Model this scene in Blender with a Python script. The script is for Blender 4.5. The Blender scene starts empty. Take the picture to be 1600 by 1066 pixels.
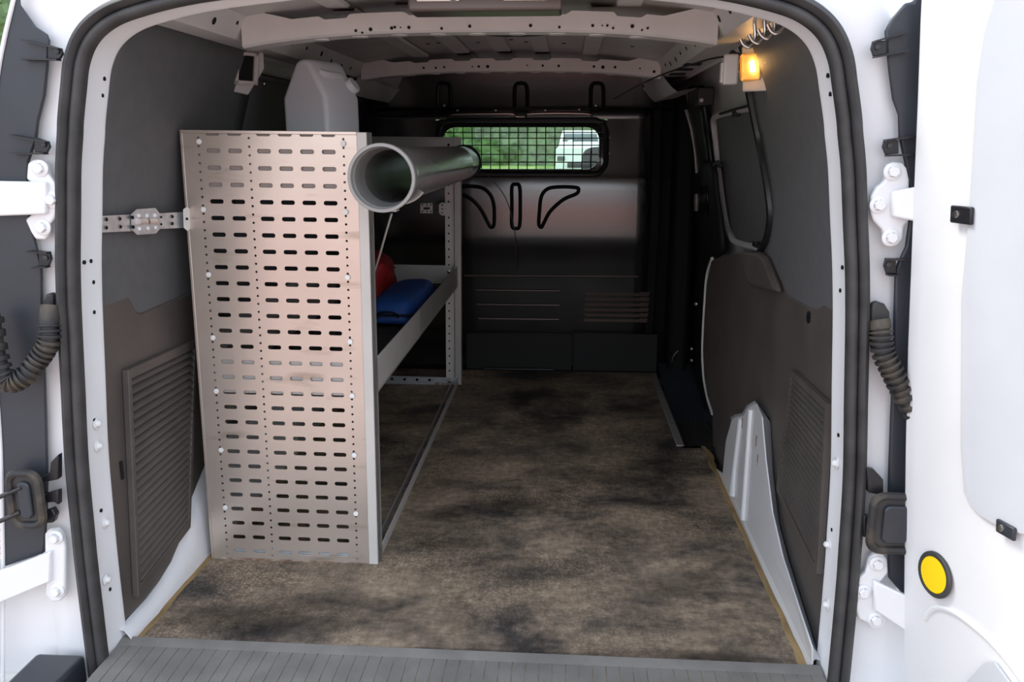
import bpy, bmesh, math, random
from mathutils import Vector, Matrix, noise
from mathutils.geometry import tessellate_polygon
random.seed(7)
scene = bpy.context.scene
COL = scene.collection
PI = math.pi

# ------------------------------------------------------------------ camera
FPX, CAM_H = 1330.0, 0.93
PITCH = math.atan(309/FPX); YAW = math.atan(85*math.cos(PITCH)/FPX)
cF = Vector((-math.sin(YAW)*math.cos(PITCH), math.cos(YAW)*math.cos(PITCH), -math.sin(PITCH)))
cR = Vector((math.cos(YAW), math.sin(YAW), 0)); cU = cR.cross(cF)
cO = Vector((0, 0, CAM_H))
cd = bpy.data.cameras.new('camera'); cam = bpy.data.objects.new('camera', cd); COL.objects.link(cam)
cd.sensor_width = 36.0; cd.lens = FPX/1600*36.0; cd.clip_start = 0.02; cd.clip_end = 400
cam.matrix_world = Matrix(((cR.x, cU.x, -cF.x, cO.x), (cR.y, cU.y, -cF.y, cO.y), (cR.z, cU.z, -cF.z, cO.z), (0, 0, 0, 1)))
scene.camera = cam

# ------------------------------------------------------------------ world, sun, exposure
w = bpy.data.worlds.new('sky'); scene.world = w; w.use_nodes = True
nt = w.node_tree; bg = nt.nodes['Background']
tc = nt.nodes.new('ShaderNodeTexCoord'); sx = nt.nodes.new('ShaderNodeSeparateXYZ'); rp = nt.nodes.new('ShaderNodeValToRGB')
nt.links.new(tc.outputs['Generated'], sx.inputs[0]); nt.links.new(sx.outputs['Z'], rp.inputs[0]); nt.links.new(rp.outputs[0], bg.inputs[0])
rp.color_ramp.elements[0].position = 0.0; rp.color_ramp.elements[0].color = (0.92, 0.95, 1.0, 1)
rp.color_ramp.elements[1].position = 0.8; rp.color_ramp.elements[1].color = (0.62, 0.74, 0.95, 1)
bg.inputs[1].default_value = 1.5
sd = bpy.data.lights.new('sun', 'SUN'); so = bpy.data.objects.new('sun', sd); COL.objects.link(so)
sd.energy = 1.9; sd.angle = math.radians(20); sd.color = (1.0, 0.95, 0.88)
so.rotation_euler = Vector((0.65, -0.10, -0.75)).to_track_quat('-Z', 'Y').to_euler()   # hazy sun from the left of the van
vs = scene.view_settings
vs.view_transform = 'Standard'; vs.look = 'None'; vs.gamma = 1.0; vs.use_curve_mapping = False
vs.exposure = 0.68

# ------------------------------------------------------------------ helpers
def at(x, y, X=None, Y=None, Z=None):
    d = cF + cR*((x-800)/FPX) + cU*((533-y)/FPX)
    for v, i in ((X, 0), (Y, 1), (Z, 2)):
        if v is not None: return cO + d*((v-cO[i])/d[i])
def pts(px, **k): return [at(x, y, **k) for x, y in px]
def lerp(t, tab):
    if t <= tab[0][0]: return tab[0][1]
    for (a, va), (b, vb) in zip(tab, tab[1:]):
        if t <= b: return va+(vb-va)*(t-a)/(b-a)
    return tab[-1][1]
def spline(P, n=8, closed=False):
    P = [Vector(p) for p in P]; N = len(P); out = []
    segs = N if closed else N-1
    for i in range(segs):
        if closed: a, b, c, d = P[(i-1) % N], P[i], P[(i+1) % N], P[(i+2) % N]
        else: a, b, c, d = P[max(i-1, 0)], P[i], P[i+1], P[min(i+2, N-1)]
        for j in range(n):
            t = j/n
            out.append(0.5*((2*b)+(c-a)*t+(2*a-5*b+4*c-d)*t*t+(3*b-a-3*c+d)*t**3))
    if not closed: out.append(P[-1])
    return out

class MB:
    def __init__(s): s.v = []; s.f = []
    def add(s, V, Fc):
        o = len(s.v); s.v += [tuple(v) for v in V]; s.f += [tuple(i+o for i in f) for f in Fc]; return s
    def box(s, x0, x1, y0, y1, z0, z1, M=None):
        V = [Vector((x, y, z)) for z in (z0, z1) for y in (y0, y1) for x in (x0, x1)]
        if M is not None: V = [M @ v for v in V]
        return s.add(V, [(0, 2, 3, 1), (4, 5, 7, 6), (0, 1, 5, 4), (2, 6, 7, 3), (0, 4, 6, 2), (1, 3, 7, 5)])
    def prism(s, P, ext):
        P = [Vector(p) for p in P]; e = Vector(ext); n = len(P)
        V = P+[p+e for p in P]
        F = [tuple(range(n)), tuple(range(2*n-1, n-1, -1))]+[(i, i+n, (i+1) % n+n, (i+1) % n) for i in range(n)]
        return s.add(V, F)
    def grid(s, rows, closed=False):
        n = len(rows[0]); V = [p for r in rows for p in r]; F = []
        for i in range(len(rows)-1):
            for j in range(n if closed else n-1):
                k = (j+1) % n; F.append((i*n+j, i*n+k, (i+1)*n+k, (i+1)*n+j))
        return s.add(V, F)
    def tube(s, path, r, n=10, closed=False, cap=True, sect=None):
        P = [Vector(p) for p in path]; N = len(P); rows = []; up = None
        for i in range(N):
            if closed: t = P[(i+1) % N]-P[i-1]
            else: t = P[min(i+1, N-1)]-P[max(i-1, 0)]
            t.normalize()
            if up is None:
                up = Vector((0, 0, 1)) if abs(t.z) < .9 else Vector((0, 1, 0))
            a = up - t*up.dot(t); a.normalize(); up = a; b = t.cross(a)
            rr = r(i/(N-1)) if callable(r) else r
            if sect: rows.append([P[i]+a*(q[0]*rr)+b*(q[1]*rr) for q in sect])
            else: rows.append([P[i]+a*math.cos(2*PI*k/n)*rr+b*math.sin(2*PI*k/n)*rr for k in range(n)])
        m = len(rows[0])
        if closed: rows.append(rows[0])
        o = len(s.v); s.grid(rows, closed=True)
        if cap and not closed:
            s.f.append(tuple(o+k for k in range(m-1, -1, -1))); s.f.append(tuple(o+(N-1)*m+k for k in range(m)))
        return s
    def cyl(s, p0, p1, r, n=16, r2=None):
        r2 = r if r2 is None else r2
        return s.tube([p0, p1], lambda t: r+(r2-r)*t, n)
    def lathe(s, prof, c, axis, n=24):
        ax = Vector(axis).normalized(); u = ax.orthogonal().normalized(); v = ax.cross(u); c = Vector(c)
        rows = [[c+ax*h+(u*math.cos(2*PI*k/n)+v*math.sin(2*PI*k/n))*r for k in range(n)] for r, h in prof]
        return s.grid(rows, closed=True)
    def build(s, name, mat, parent=None, bevel=0, seg=2, smooth=True, ang=35, solid=0, sub=0):
        me = bpy.data.meshes.new(name); me.from_pydata(s.v, [], s.f); me.validate()
        bm = bmesh.new(); bm.from_mesh(me)
        if not solid: bmesh.ops.remove_doubles(bm, verts=bm.verts, dist=1e-6)
        bmesh.ops.recalc_face_normals(bm, faces=bm.faces); bm.to_mesh(me); bm.free()
        if smooth:
            for p in me.polygons: p.use_smooth = True
            me.set_sharp_from_angle(angle=math.radians(ang))
        me.materials.append(mat)
        o = bpy.data.objects.new(name, me); COL.objects.link(o)
        if solid:
            m = o.modifiers.new('solid', 'SOLIDIFY'); m.thickness = abs(solid); m.offset = -1 if solid > 0 else 1
        if bevel:
            m = o.modifiers.new('bevel', 'BEVEL'); m.width = bevel; m.segments = seg; m.limit_method = 'ANGLE'; m.angle_limit = math.radians(40)
        if sub:
            m = o.modifiers.new('sub', 'SUBSURF'); m.levels = sub; m.render_levels = sub
        if parent is not None:
            o.parent = parent
        return o

def empty(name, loc=(0, 0, 0), rot=(0, 0, 0)):
    o = bpy.data.objects.new(name, None); COL.objects.link(o); o.location = loc; o.rotation_euler = rot; o.empty_display_size = .05; return o
def tag(o, label=None, cat=None, group=None, kind=None):
    if label: o['label'] = label
    if cat: o['category'] = cat
    if group: o['group'] = group
    if kind: o['kind'] = kind
    return o
def struct(name, label=None):
    o = empty(name); return tag(o, label, None, None, 'structure')
def inst(src, parent, loc, rot=None):
    c = src.copy(); COL.objects.link(c); c.parent = parent; c.location = loc
    if rot is not None: c.rotation_euler = rot
    return c

# ------------------------------------------------------------------ materials
def mat(name, col, rough=.5, metal=0, spec=.5, var=.0, scale=8, bump=0, bscale=200, coat=0, stretch=None, col2=None, lo=.35, hi=.65, detail=4):
    m = bpy.data.materials.new(name); m.use_nodes = True; nt = m.node_tree; b = nt.nodes['Principled BSDF']
    b.inputs['Base Color'].default_value = (*col, 1); b.inputs['Roughness'].default_value = rough; b.inputs['Metallic'].default_value = metal
    b.inputs['Specular IOR Level'].default_value = spec; b.inputs['Coat Weight'].default_value = coat; b.inputs['Coat Roughness'].default_value = .08
    N = nt.nodes; L = nt.links
    tcn = N.new('ShaderNodeTexCoord'); mp = N.new('ShaderNodeMapping'); L.new(tcn.outputs['Object'], mp.inputs[0])
    if stretch: mp.inputs['Scale'].default_value = stretch
    if var or col2:
        nz = N.new('ShaderNodeTexNoise'); nz.inputs['Scale'].default_value = scale; nz.inputs['Detail'].default_value = detail; L.new(mp.outputs[0], nz.inputs['Vector'])
        r = N.new('ShaderNodeValToRGB'); L.new(nz.outputs['Fac'], r.inputs[0])
        c2 = col2 if col2 else tuple(min(1, c*(1+var)) for c in col); c1 = col if col2 else tuple(c*(1-var) for c in col)
        r.color_ramp.elements[0].position = lo; r.color_ramp.elements[0].color = (*c1, 1)
        r.color_ramp.elements[1].position = hi; r.color_ramp.elements[1].color = (*c2, 1)
        L.new(r.outputs[0], b.inputs['Base Color'])
    if bump:
        n2 = N.new('ShaderNodeTexNoise'); n2.inputs['Scale'].default_value = bscale; n2.inputs['Detail'].default_value = 3; L.new(mp.outputs[0], n2.inputs['Vector'])
        bp = N.new('ShaderNodeBump'); bp.inputs['Strength'].default_value = bump; bp.inputs['Distance'].default_value = .002
        L.new(n2.outputs['Fac'], bp.inputs['Height']); L.new(bp.outputs[0], b.inputs['Normal'])
    return m

M = {}
M['white'] = mat('white_paint', (.78, .78, .78), .32, var=.02, coat=.3)
M['white_in'] = mat('white_primer_paint', (.64, .63, .61), .42, var=.04, scale=12)
M['roof'] = mat('grey_roof_paint', (.50, .49, .47), .35, var=.12, scale=5)
M['board'] = mat('grey_lining_board', (.13, .132, .135), .6, var=.05, scale=30, spec=.25)
M['plastic'] = mat('brown_grey_trim_plastic', (.098, .083, .072), .5, var=.12, scale=9, bump=.25, bscale=700)
M['black'] = mat('black_plastic', (.012, .012, .014), .35)
M['cover'] = mat('blue_black_plastic', (.030, .034, .042), .38, var=.15, scale=6)
M['rubber'] = mat('black_rubber', (.042, .040, .039), .55, var=.25, scale=20)
M['dirtyrubber'] = mat('dusty_black_rubber', (.022, .021, .021), .6, col2=(.11, .085, .055), scale=26, lo=.45, hi=.75)
M['bulk'] = mat('glossy_black_bulkhead', (.007, .0065, .0065), .20, spec=1.0, var=.3, scale=14, bump=.05, bscale=60)
M['bulkmatt'] = mat('matt_black_bulkhead', (.009, .0088, .008), .6, spec=.3)
M['ridge'] = mat('highlit_black_pressing', (.26, .205, .185), .32, metal=.9)  # highlight on the black ridges and louvres is put into this pale colour
M['cabdark'] = mat('dark_cab_trim', (.03, .03, .032), .8)
M['bulk'].node_tree.nodes['Principled BSDF'].inputs['IOR'].default_value = 2.0; M['bulk'].node_tree.nodes['Principled BSDF'].inputs['Specular IOR Level'].default_value = .5
M['groove'] = mat('black_pressing', (.003, .003, .003), .3)
M['groove2'] = mat('dull_black_bulkhead_side', (.006, .006, .006), .7, spec=.2)
M['scuff'] = mat('grey_scuff_plastic', (.20, .185, .165), .5, var=.12, scale=14, bump=.3, bscale=500)
M['dirt'] = mat('dusty_groove', (.26, .215, .155), .9, var=.3, scale=30)
M['alu'] = mat('beige_anodised_aluminium', (.63, .55, .48), .31, metal=.65, var=.05, scale=7, bump=.03, bscale=300)
M['alu_edge'] = mat('pale_shelf_post', (.58, .56, .52), .4, metal=.1, var=.04, scale=10)
M['alu_grey'] = mat('grey_shelf_paint', (.42, .40, .38), .4, metal=.2, var=.06, scale=10)
M['alu_brown'] = mat('dull_beige_tray_paint', (.30, .255, .23), .5)
M['galv'] = mat('galvanised_steel', (.58, .62, .66), .35, metal=.8, var=.12, scale=60)
M['steel'] = mat('bright_steel', (.66, .63, .60), .22, metal=1.0)
M['plug'] = mat('white_nylon_plug', (.82, .82, .80), .35)
M['rust'] = mat('rusty_steel', (.20, .085, .04), .8, col2=(.42, .36, .30), scale=60)
M['pipe'] = mat('grey_drain_pipe_plastic', (.215, .21, .20), .22, var=.06, scale=10)
M['piperim'] = mat('pale_grey_pipe_rim', (.27, .26, .245), .38)
M['can'] = mat('milky_white_plastic', (.74, .75, .78), .42)
M['can'].node_tree.nodes['Principled BSDF'].inputs['Subsurface Weight'].default_value = .25
M['can'].node_tree.nodes['Principled BSDF'].inputs['Subsurface Radius'].default_value = (.02, .02, .02)
M['red'] = mat('red_nylon', (.42, .018, .02), .6, bump=.3, bscale=90)
M['blue'] = mat('blue_nylon', (.022, .085, .32), .55, bump=.3, bscale=90)
M['mat'] = mat('dark_shelf_mat', (.045, .043, .04), .75, var=.3, scale=30)
M['wood'] = mat('raw_plywood_edge', (.36, .235, .10), .75, var=.3, scale=40, stretch=(1, .2, 4))
M['hole'] = mat('dark_opening', (.004, .004, .004), .9)
M['yellow'] = mat('yellow_reflector', (.95, .66, .01), .25)
M['doorboard'] = mat('pale_grey_door_board', (.56, .58, .60), .45, var=.02)
M['sensor'] = mat('off_white_plastic', (.62, .59, .56), .45)
M['grass'] = mat('sunlit_grass', (.10, .20, .03), .9, col2=(.34, .42, .10), scale=.8)
M['leaf'] = mat('green_leaf', (.045, .085, .03), .7, col2=(.17, .26, .09), scale=1.1, lo=.3, hi=.7, detail=8)
M['tyre'] = mat('black_tyre', (.015, .015, .015), .8)
M['carglass'] = mat('car_window_glass', (.03, .05, .05), .08)
M['seat'] = mat('dark_seat_fabric', (.018, .018, .020), .9)
M['brownmetal'] = mat('dark_brown_metal', (.12, .095, .085), .3, metal=.5)
M['ledge'] = mat('worn_step_edge_strip', (.30, .28, .25), .5, metal=.3, var=.15, scale=30)

def floor_material():
    m = bpy.data.materials.new('worn_phenolic_plywood'); m.use_nodes = True; nt = m.node_tree; N = nt.nodes; L = nt.links; b = N['Principled BSDF']
    tcn = N.new('ShaderNodeTexCoord')
    def nz(sc, det, st=(1, 1, 1), dist=0.0):
        mp = N.new('ShaderNodeMapping'); mp.inputs['Scale'].default_value = st; L.new(tcn.outputs['Object'], mp.inputs[0])
        n = N.new('ShaderNodeTexNoise'); n.inputs['Scale'].default_value = sc; n.inputs['Detail'].default_value = det; n.inputs['Roughness'].default_value = .62
        n.inputs['Distortion'].default_value = dist; L.new(mp.outputs[0], n.inputs['Vector']); return n.outputs['Fac']
    def ramp(src, a, ca, c, cc):
        r = N.new('ShaderNodeValToRGB'); L.new(src, r.inputs[0]); e = r.color_ramp.elements
        e[0].position = a; e[0].color = (*ca, 1); e[1].position = c; e[1].color = (*cc, 1); return r.outputs[0]
    def ramp_lin(src, lo_v, lo_c, hi_v):
        mr = N.new('ShaderNodeMapRange'); L.new(src, mr.inputs[0]); mr.inputs[1].default_value = lo_v; mr.inputs[2].default_value = hi_v
        mr.inputs[3].default_value = lo_c; mr.inputs[4].default_value = 1.0; return mr.outputs[0]
    def mix(f, a, c, mode='MIX'):
        x = N.new('ShaderNodeMix'); x.data_type = 'RGBA'; x.blend_type = mode
        if isinstance(f, float): x.inputs['Factor'].default_value = f
        else: L.new(f, x.inputs['Factor'])
        L.new(a, x.inputs[6]); L.new(c, x.inputs[7]); return x.outputs[2]
    wear = ramp(nz(5.0, 10, (.85, 1.15, 1), .35), .34, (.098, .085, .076), .59, (.47, .36, .255))
    big = ramp(nz(1.6, 4, (1, 1, 1), .3), .35, (.62, .61, .60), .62, (1.12, 1.10, 1.08))
    fine = ramp(nz(45, 6, (1, 1, 1)), .32, (.62, .61, .60), .66, (1.16, 1.15, 1.12))
    weave = ramp(nz(130, 2, (.2, 1, 1)), .3, (.86, .86, .86), .7, (1.08, 1.08, 1.08))
    weave2 = ramp(nz(130, 2, (1, .2, 1)), .3, (.86, .86, .86), .7, (1.08, 1.08, 1.08))
    c = mix(1.0, mix(1.0, mix(1.0, mix(1.0, wear, fine, 'MULTIPLY'), big, 'MULTIPLY'), weave, 'MULTIPLY'), weave2, 'MULTIPLY')
    # hexagonal anti-slip pattern
    vo = N.new('ShaderNodeTexVoronoi'); vo.feature = 'DISTANCE_TO_EDGE'; vo.inputs['Scale'].default_value = 105; vo.inputs['Randomness'].default_value = .7
    L.new(tcn.outputs['Object'], vo.inputs['Vector'])
    hexm = ramp(vo.outputs['Distance'], .05, (.55, .55, .56), .16, (1.08, 1.08, 1.08))
    pat = ramp(nz(2.2, 4), .42, (0, 0, 0), .62, (1, 1, 1))
    c = mix(pat, c, mix(1.0, c, hexm, 'MULTIPLY'))
    stain = ramp(nz(1.9, 6, (1, 1, 1), .6), .34, (.36, .35, .36), .44, (1, 1, 1))
    c = mix(1.0, c, stain, 'MULTIPLY')
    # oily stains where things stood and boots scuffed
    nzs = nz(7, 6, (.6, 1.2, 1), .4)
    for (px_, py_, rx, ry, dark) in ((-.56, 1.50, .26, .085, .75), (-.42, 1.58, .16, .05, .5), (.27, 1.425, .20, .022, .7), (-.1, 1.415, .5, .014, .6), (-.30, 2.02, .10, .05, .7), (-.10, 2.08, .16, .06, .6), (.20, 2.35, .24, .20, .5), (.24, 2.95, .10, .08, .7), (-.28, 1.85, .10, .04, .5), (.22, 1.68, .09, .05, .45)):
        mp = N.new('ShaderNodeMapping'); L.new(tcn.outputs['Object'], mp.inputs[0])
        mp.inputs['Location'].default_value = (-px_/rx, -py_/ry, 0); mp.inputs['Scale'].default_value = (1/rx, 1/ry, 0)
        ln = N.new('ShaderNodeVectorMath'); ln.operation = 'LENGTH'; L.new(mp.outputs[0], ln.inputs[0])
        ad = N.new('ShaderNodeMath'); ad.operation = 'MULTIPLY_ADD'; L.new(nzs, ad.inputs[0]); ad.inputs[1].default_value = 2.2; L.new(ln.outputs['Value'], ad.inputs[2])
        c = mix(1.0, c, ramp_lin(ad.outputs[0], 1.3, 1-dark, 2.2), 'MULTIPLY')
    L.new(c, b.inputs['Base Color']); b.inputs['Roughness'].default_value = .62; b.inputs['Specular IOR Level'].default_value = .3
    bp = N.new('ShaderNodeBump'); bp.inputs['Strength'].default_value = .35; bp.inputs['Distance'].default_value = .001
    L.new(vo.outputs['Distance'], bp.inputs['Height']); L.new(bp.outputs[0], b.inputs['Normal'])
    return m
M['floor'] = floor_material()

def smudged(m):
    """smears of dirt rubbed onto the shelf end panel"""
    nt = m.node_tree; N = nt.nodes; L = nt.links; b = N['Principled BSDF']
    src = b.inputs['Base Color'].links[0].from_socket
    tcn = N.new('ShaderNodeTexCoord'); mp = N.new('ShaderNodeMapping'); mp.inputs['Scale'].default_value = (2.0, 1, 9); L.new(tcn.outputs['Object'], mp.inputs[0])
    n = N.new('ShaderNodeTexNoise'); n.inputs['Scale'].default_value = 3.2; n.inputs['Detail'].default_value = 7; L.new(mp.outputs[0], n.inputs['Vector'])
    r = N.new('ShaderNodeValToRGB'); L.new(n.outputs['Fac'], r.inputs[0]); r.color_ramp.elements[0].position = .60; r.color_ramp.elements[1].position = .74
    r.color_ramp.elements[0].color = (0, 0, 0, 1); r.color_ramp.elements[1].color = (.55, .55, .55, 1)
    x = N.new('ShaderNodeMix'); x.data_type = 'RGBA'; L.new(r.outputs[0], x.inputs['Factor']); L.new(src, x.inputs[6]); x.inputs[7].default_value = (.30, .235, .17, 1)
    L.new(x.outputs[2], b.inputs['Base Color'])
smudged(M['alu'])

def paving_material():
    m = bpy.data.materials.new('red_block_paving'); m.use_nodes = True; nt = m.node_tree; N = nt.nodes; L = nt.links; b = N['Principled BSDF']
    tcn = N.new('ShaderNodeTexCoord'); br = N.new('ShaderNodeTexBrick'); L.new(tcn.outputs['Object'], br.inputs['Vector'])
    br.inputs['Color1'].default_value = (.45, .335, .275, 1); br.inputs['Color2'].default_value = (.40, .30, .245, 1); br.inputs['Mortar'].default_value = (.22, .18, .15, 1)
    br.inputs['Scale'].default_value = 1.0; br.inputs['Brick Width'].default_value = .2; br.inputs['Row Height'].default_value = .1; br.inputs['Mortar Size'].default_value = .005
    L.new(br.outputs['Color'], b.inputs['Base Color']); b.inputs['Roughness'].default_value = .85
    return m
M['paving'] = paving_material()
M['tarmac'] = mat('grey_tarmac', (.30, .29, .28), .9, var=.1, scale=3)
M['redyard'] = mat('brick_red_yard', (.60, .235, .165), .85, var=.1, scale=2)

def glass_material(name, tint):
    m = bpy.data.materials.new(name); m.use_nodes = True; nt = m.node_tree; N = nt.nodes; L = nt.links
    N.remove(N['Principled BSDF']); out = N['Material Output']
    t = N.new('ShaderNodeBsdfTransparent'); t.inputs[0].default_value = (*tint, 1); g = N.new('ShaderNodeBsdfGlossy'); g.inputs['Roughness'].default_value = .02
    fr = N.new('ShaderNodeFresnel'); fr.inputs[0].default_value = 1.45; mx = N.new('ShaderNodeMixShader')
    L.new(fr.outputs[0], mx.inputs[0]); L.new(t.outputs[0], mx.inputs[1]); L.new(g.outputs[0], mx.inputs[2]); L.new(mx.outputs[0], out.inputs[0])
    return m
M['glass'] = glass_material('green_tinted_glass', (.80, .90, .84))
M['lens'] = glass_material('clear_lamp_lens', (1, .93, .8))
def emit(name, col, s):
    m = bpy.data.materials.new(name); m.use_nodes = True; b = m.node_tree.nodes['Principled BSDF']
    b.inputs['Base Color'].default_value = (*col, 1); b.inputs['Emission Color'].default_value = (*col, 1); b.inputs['Emission Strength'].default_value = s; return m
M['bulb'] = emit('warm_lamp_bulb', (1, .62, .22), 14)
M['lampback'] = mat('lamp_reflector', (.85, .6, .3), .3)

# ------------------------------------------------------------------ van cross sections
XC = -0.181
WTAB = [(-.3, .656), (-.01, .653), (.13, .653), (.26, .651), (.39, .647), (.53, .637), (.63, .630), (.68, .626), (.74, .620), (.81, .611), (.89, .601),
        (.94, .592), (.965, .588), (1.01, .578), (1.05, .568), (1.082, .550), (1.105, .520), (1.120, .478), (1.137, .40), (1.15, .29), (1.165, .12), (1.17, 0)]
def loop(off=0.0, z0=-.02, taper=0.0):
    half = [(wd, z) for z, wd in WTAB if z >= -.02]
    half = [(half[0][0], z0)]+half[1:]
    full = [Vector((-a, 0, z)) for a, z in half]+[Vector((a, 0, z)) for a, z in reversed(half[:-1])]
    sm = spline(full, 5)
    out = []
    for i, p in enumerate(sm):
        t = sm[min(i+1, len(sm)-1)]-sm[max(i-1, 0)]; n = Vector((-t.z, 0, t.x)).normalized()
        if n.dot(p-Vector((0, 0, .6))) < 0: n = -n
        q = p+n*off
        out.append(Vector((XC+q.x, 0, q.z)))
    return out
WALL = [(-.3, .69), (.26, .69), (.5, .675), (.68, .66), (.8, .645), (.94, .625), (1.05, .592), (1.137, .56), (1.2, .53)]
def wallx(z, side, off=0): return XC+side*(lerp(z, WALL)+off)
def on_wall(x, y, side, off=0):
    X = XC+side*.65
    for _ in range(12):
        p = at(x, y, X=X); X = wallx(p.z, side, off)
    return at(x, y, X=X)
YB = 3.42       # bulkhead
YF = 1.42       # inner edge of the rear frame

# ------------------------------------------------------------------ ground
g = MB().grid([[Vector((x, y, -.62)) for x in (-7, 7)] for y in (-4.5, 8)]); gd = g.build('ground', M['paving']); tag(gd, 'red block paving under and behind the van', None, None, 'structure')
g = MB().grid([[Vector((x, y, -.62)) for x in (-90, 90)] for y in (8, 140)]); gg = g.build('lawn', M['grass']); tag(gg, 'sunlit grass beyond the cab window', None, None, 'structure')

g = MB().grid([[Vector((x, y, -.64)) for x in (-60, 60)] for y in (-60, 8)]).build('tarmac', M['tarmac']); tag(g, 'grey tarmac around the van', None, None, 'structure')
g = MB().grid([[Vector((x, y, -.62)) for x in (-7, 7)] for y in (-20, -4.5)]).build('yard', M['redyard']); tag(g, 'brick red yard surface further behind the van', None, None, 'structure')

# ------------------------------------------------------------------ floor
floor = struct('floor', 'worn brown phenolic plywood load floor')
XL, XR = -.806, .455
def edge(x, y0, y1, n, amp):
    return [Vector((x+amp*(noise.noise(Vector((x*9, y0+(y1-y0)*i/n*11, 3)))), y0+(y1-y0)*i/n, 0)) for i in range(n+1)]
T0, T1 = at(205, 1003, Z=0), at(1265, 1047, Z=0)
YT = 1.402
Lf = edge(XL, YT+.008, YB+.03, 60, .006); Rf = edge(XR-.012, YT-.006, 2.57, 40, .010)
outer = Lf+[Vector((.362, YB+.03, 0)), Vector((.362, 2.568, 0))]+list(reversed(Rf))
MB().prism(outer, (0, 0, -.012)).build('plywood_sheet', M['floor'], floor, smooth=False)
# raw ply edge strips left and right
for side, E in ((-1, Lf), (1, Rf)):
    m = MB(); rows = []
    for p in E:
        ww = .017+.008*noise.noise(Vector((p.y*23, side, 0)))
        rows.append([p+Vector((-side*.004, 0, .0005)), p+Vector((side*ww*.4, 0, .001)), p+Vector((side*ww, 0, -.004)), p+Vector((side*ww, 0, -.014))])
    m.grid(rows).build('plywood_edge', M['wood'], floor)
MB().box(XC-.9, XC+.9, 1.30, YB+.12, -.08, -.05).build('underbody', M['white_in'], floor)
MB().box(-.86, .372, 1.40, YB, -.05, -.0125).build('subfloor', M['white_in'], floor)
# edge strip and step well beside the sliding door
MB().box(.360, .384, 2.566, 3.44, -.012, .004).build('step_edge_strip', M['ledge'], floor, bevel=.002)
MB().box(.384, .56, 2.60, 3.44, -.05, -.048).build('step_well', M['rubber'], floor)
MB().box(.375, .56, 2.552, 2.568, -.05, .0).build('step_riser', M['black'], floor)
m = MB()
for i in range(9):
    x = .398+i*.018; m.box(x, x+.009, 2.60, 2.95, -.048, -.043)
m.build('step_mat_rib', M['rubber'], floor)
MB().prism([(.39, 2.95, -.047), (.56, 2.95, -.047), (.56, 3.42, .05), (.39, 3.42, .05)], (0, 0, -.01)).build('step_ramp', M['cover'], floor)

# scuff plate along the threshold
tr = struct('trim_1', 'grey ribbed plastic scuff plate along the rear threshold')
yl, yr = YT+.006, YT-.006
def scuff(x, t):   # t: 0 inner edge to 1 outer
    s = (x-XL)/(XR-XL); y = yl+(yr-yl)*s
    return Vector((x, y-.20*t, .004-.012*max(0, t-.55)))
m = MB(); xa, xb = XL-.029, XR+.017; n = 54; pit = (xb-xa)/n
m.grid([[scuff(xa, t)-Vector((0, 0, .0011)) for t in (0, .5, .75, 1)], [scuff(xb, t)-Vector((0, 0, .0011)) for t in (0, .5, .75, 1)]])
m.build('plate_base', M['dirt'], tr)
pad = MB(); 
for i in range(n):
    a, b = xa+i*pit+.0009, xa+(i+1)*pit-.0009
    rows = [[scuff(x, t) for t in (.02, .3, .55, .75, 1)] for x in (a, b)]
    sk = MB(); rows = [[p-Vector((0, 0, .004)) for p in rows[0]], rows[0], rows[1], [p-Vector((0, 0, .004)) for p in rows[1]]]
    q = MB().grid(rows); q.build('plate_rib', M['scuff'], tr)
m = MB().grid([[scuff(xa, 0)+Vector((0, .006, -.006)), scuff(xb, 0)+Vector((0, .006, -.006))], [scuff(xa, 0)+Vector((0, .005, .005)), scuff(xb, 0)+Vector((0, .005, .005))],
               [scuff(xa, .03)+Vector((0, 0, .003)), scuff(xb, .03)+Vector((0, 0, .003))], [scuff(xa, .09), scuff(xb, .09)]])
m.build('plate_lip', M['scuff'], tr)
# bumper top below the plate
MB().box(XC-.86, XC+.86, 1.0, 1.204, -.30, -.06).build('bumper_step', M['cover'], tr, bevel=.02)

# ------------------------------------------------------------------ rear frame: reveal flange, seal, pillar faces
L0 = loop(0.0)
frame = struct('trim_2', 'white painted rear door frame of the van')
rows = []
for off, y in ((.012, YF+.012), (.0, YF+.004), (-.001, YF), (.002, YF-.004), (.006, 1.352), (.028, 1.348)):
    rows.append([Vector((p.x, y, p.z)) for p in loop(off, -.25)])
MB().grid(rows).build('frame_flange', M['white'], frame, ang=60)
rows = []
for off, y in ((.026, 1.362), (.07, 1.364), (.105, 1.370), (.118, 1.385), (.122, 1.44)):
    rows.append([Vector((p.x, y, p.z)) for p in loop(off, -.32)])
MB().grid(rows).build('pillar_face', M['white'], frame, ang=60)
# outer corners below the seal
for s in (-1, 1):
    MB().box(XC+s*.66 if s > 0 else XC-.79, XC+.79 if s > 0 else XC-.66, 1.375, 1.40, -.5, .0).build('lower_pillar', M['white'], frame)
    MB().box(XC+s*.70 if s > 0 else XC-.79, XC+.79 if s > 0 else XC-.70, 1.20, 1.376, -.22, -.06).build('corner_step', M['white'], frame, bevel=.015)
p_, q_ = at(34, 1042, Y=1.30), at(112, 1042, Y=1.30)
MB().box(p_.x, q_.x, 1.20, 1.345, -.30, p_.z).build('bumper_corner', M['cover'], frame, bevel=.008)
MB().prism(pts([(4, 872), (60, 868), (112, 850), (114, 1100), (-30, 1110), (-30, 880)], Y=1.372), (0, .006, 0)).build('lower_pillar', M['white'], frame)
MB().prism(pts([(1332, 940), (1450, 930), (1450, 1110), (1328, 1110)], Y=1.372), (0, .006, 0)).build('lower_pillar', M['white'], frame)
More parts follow.
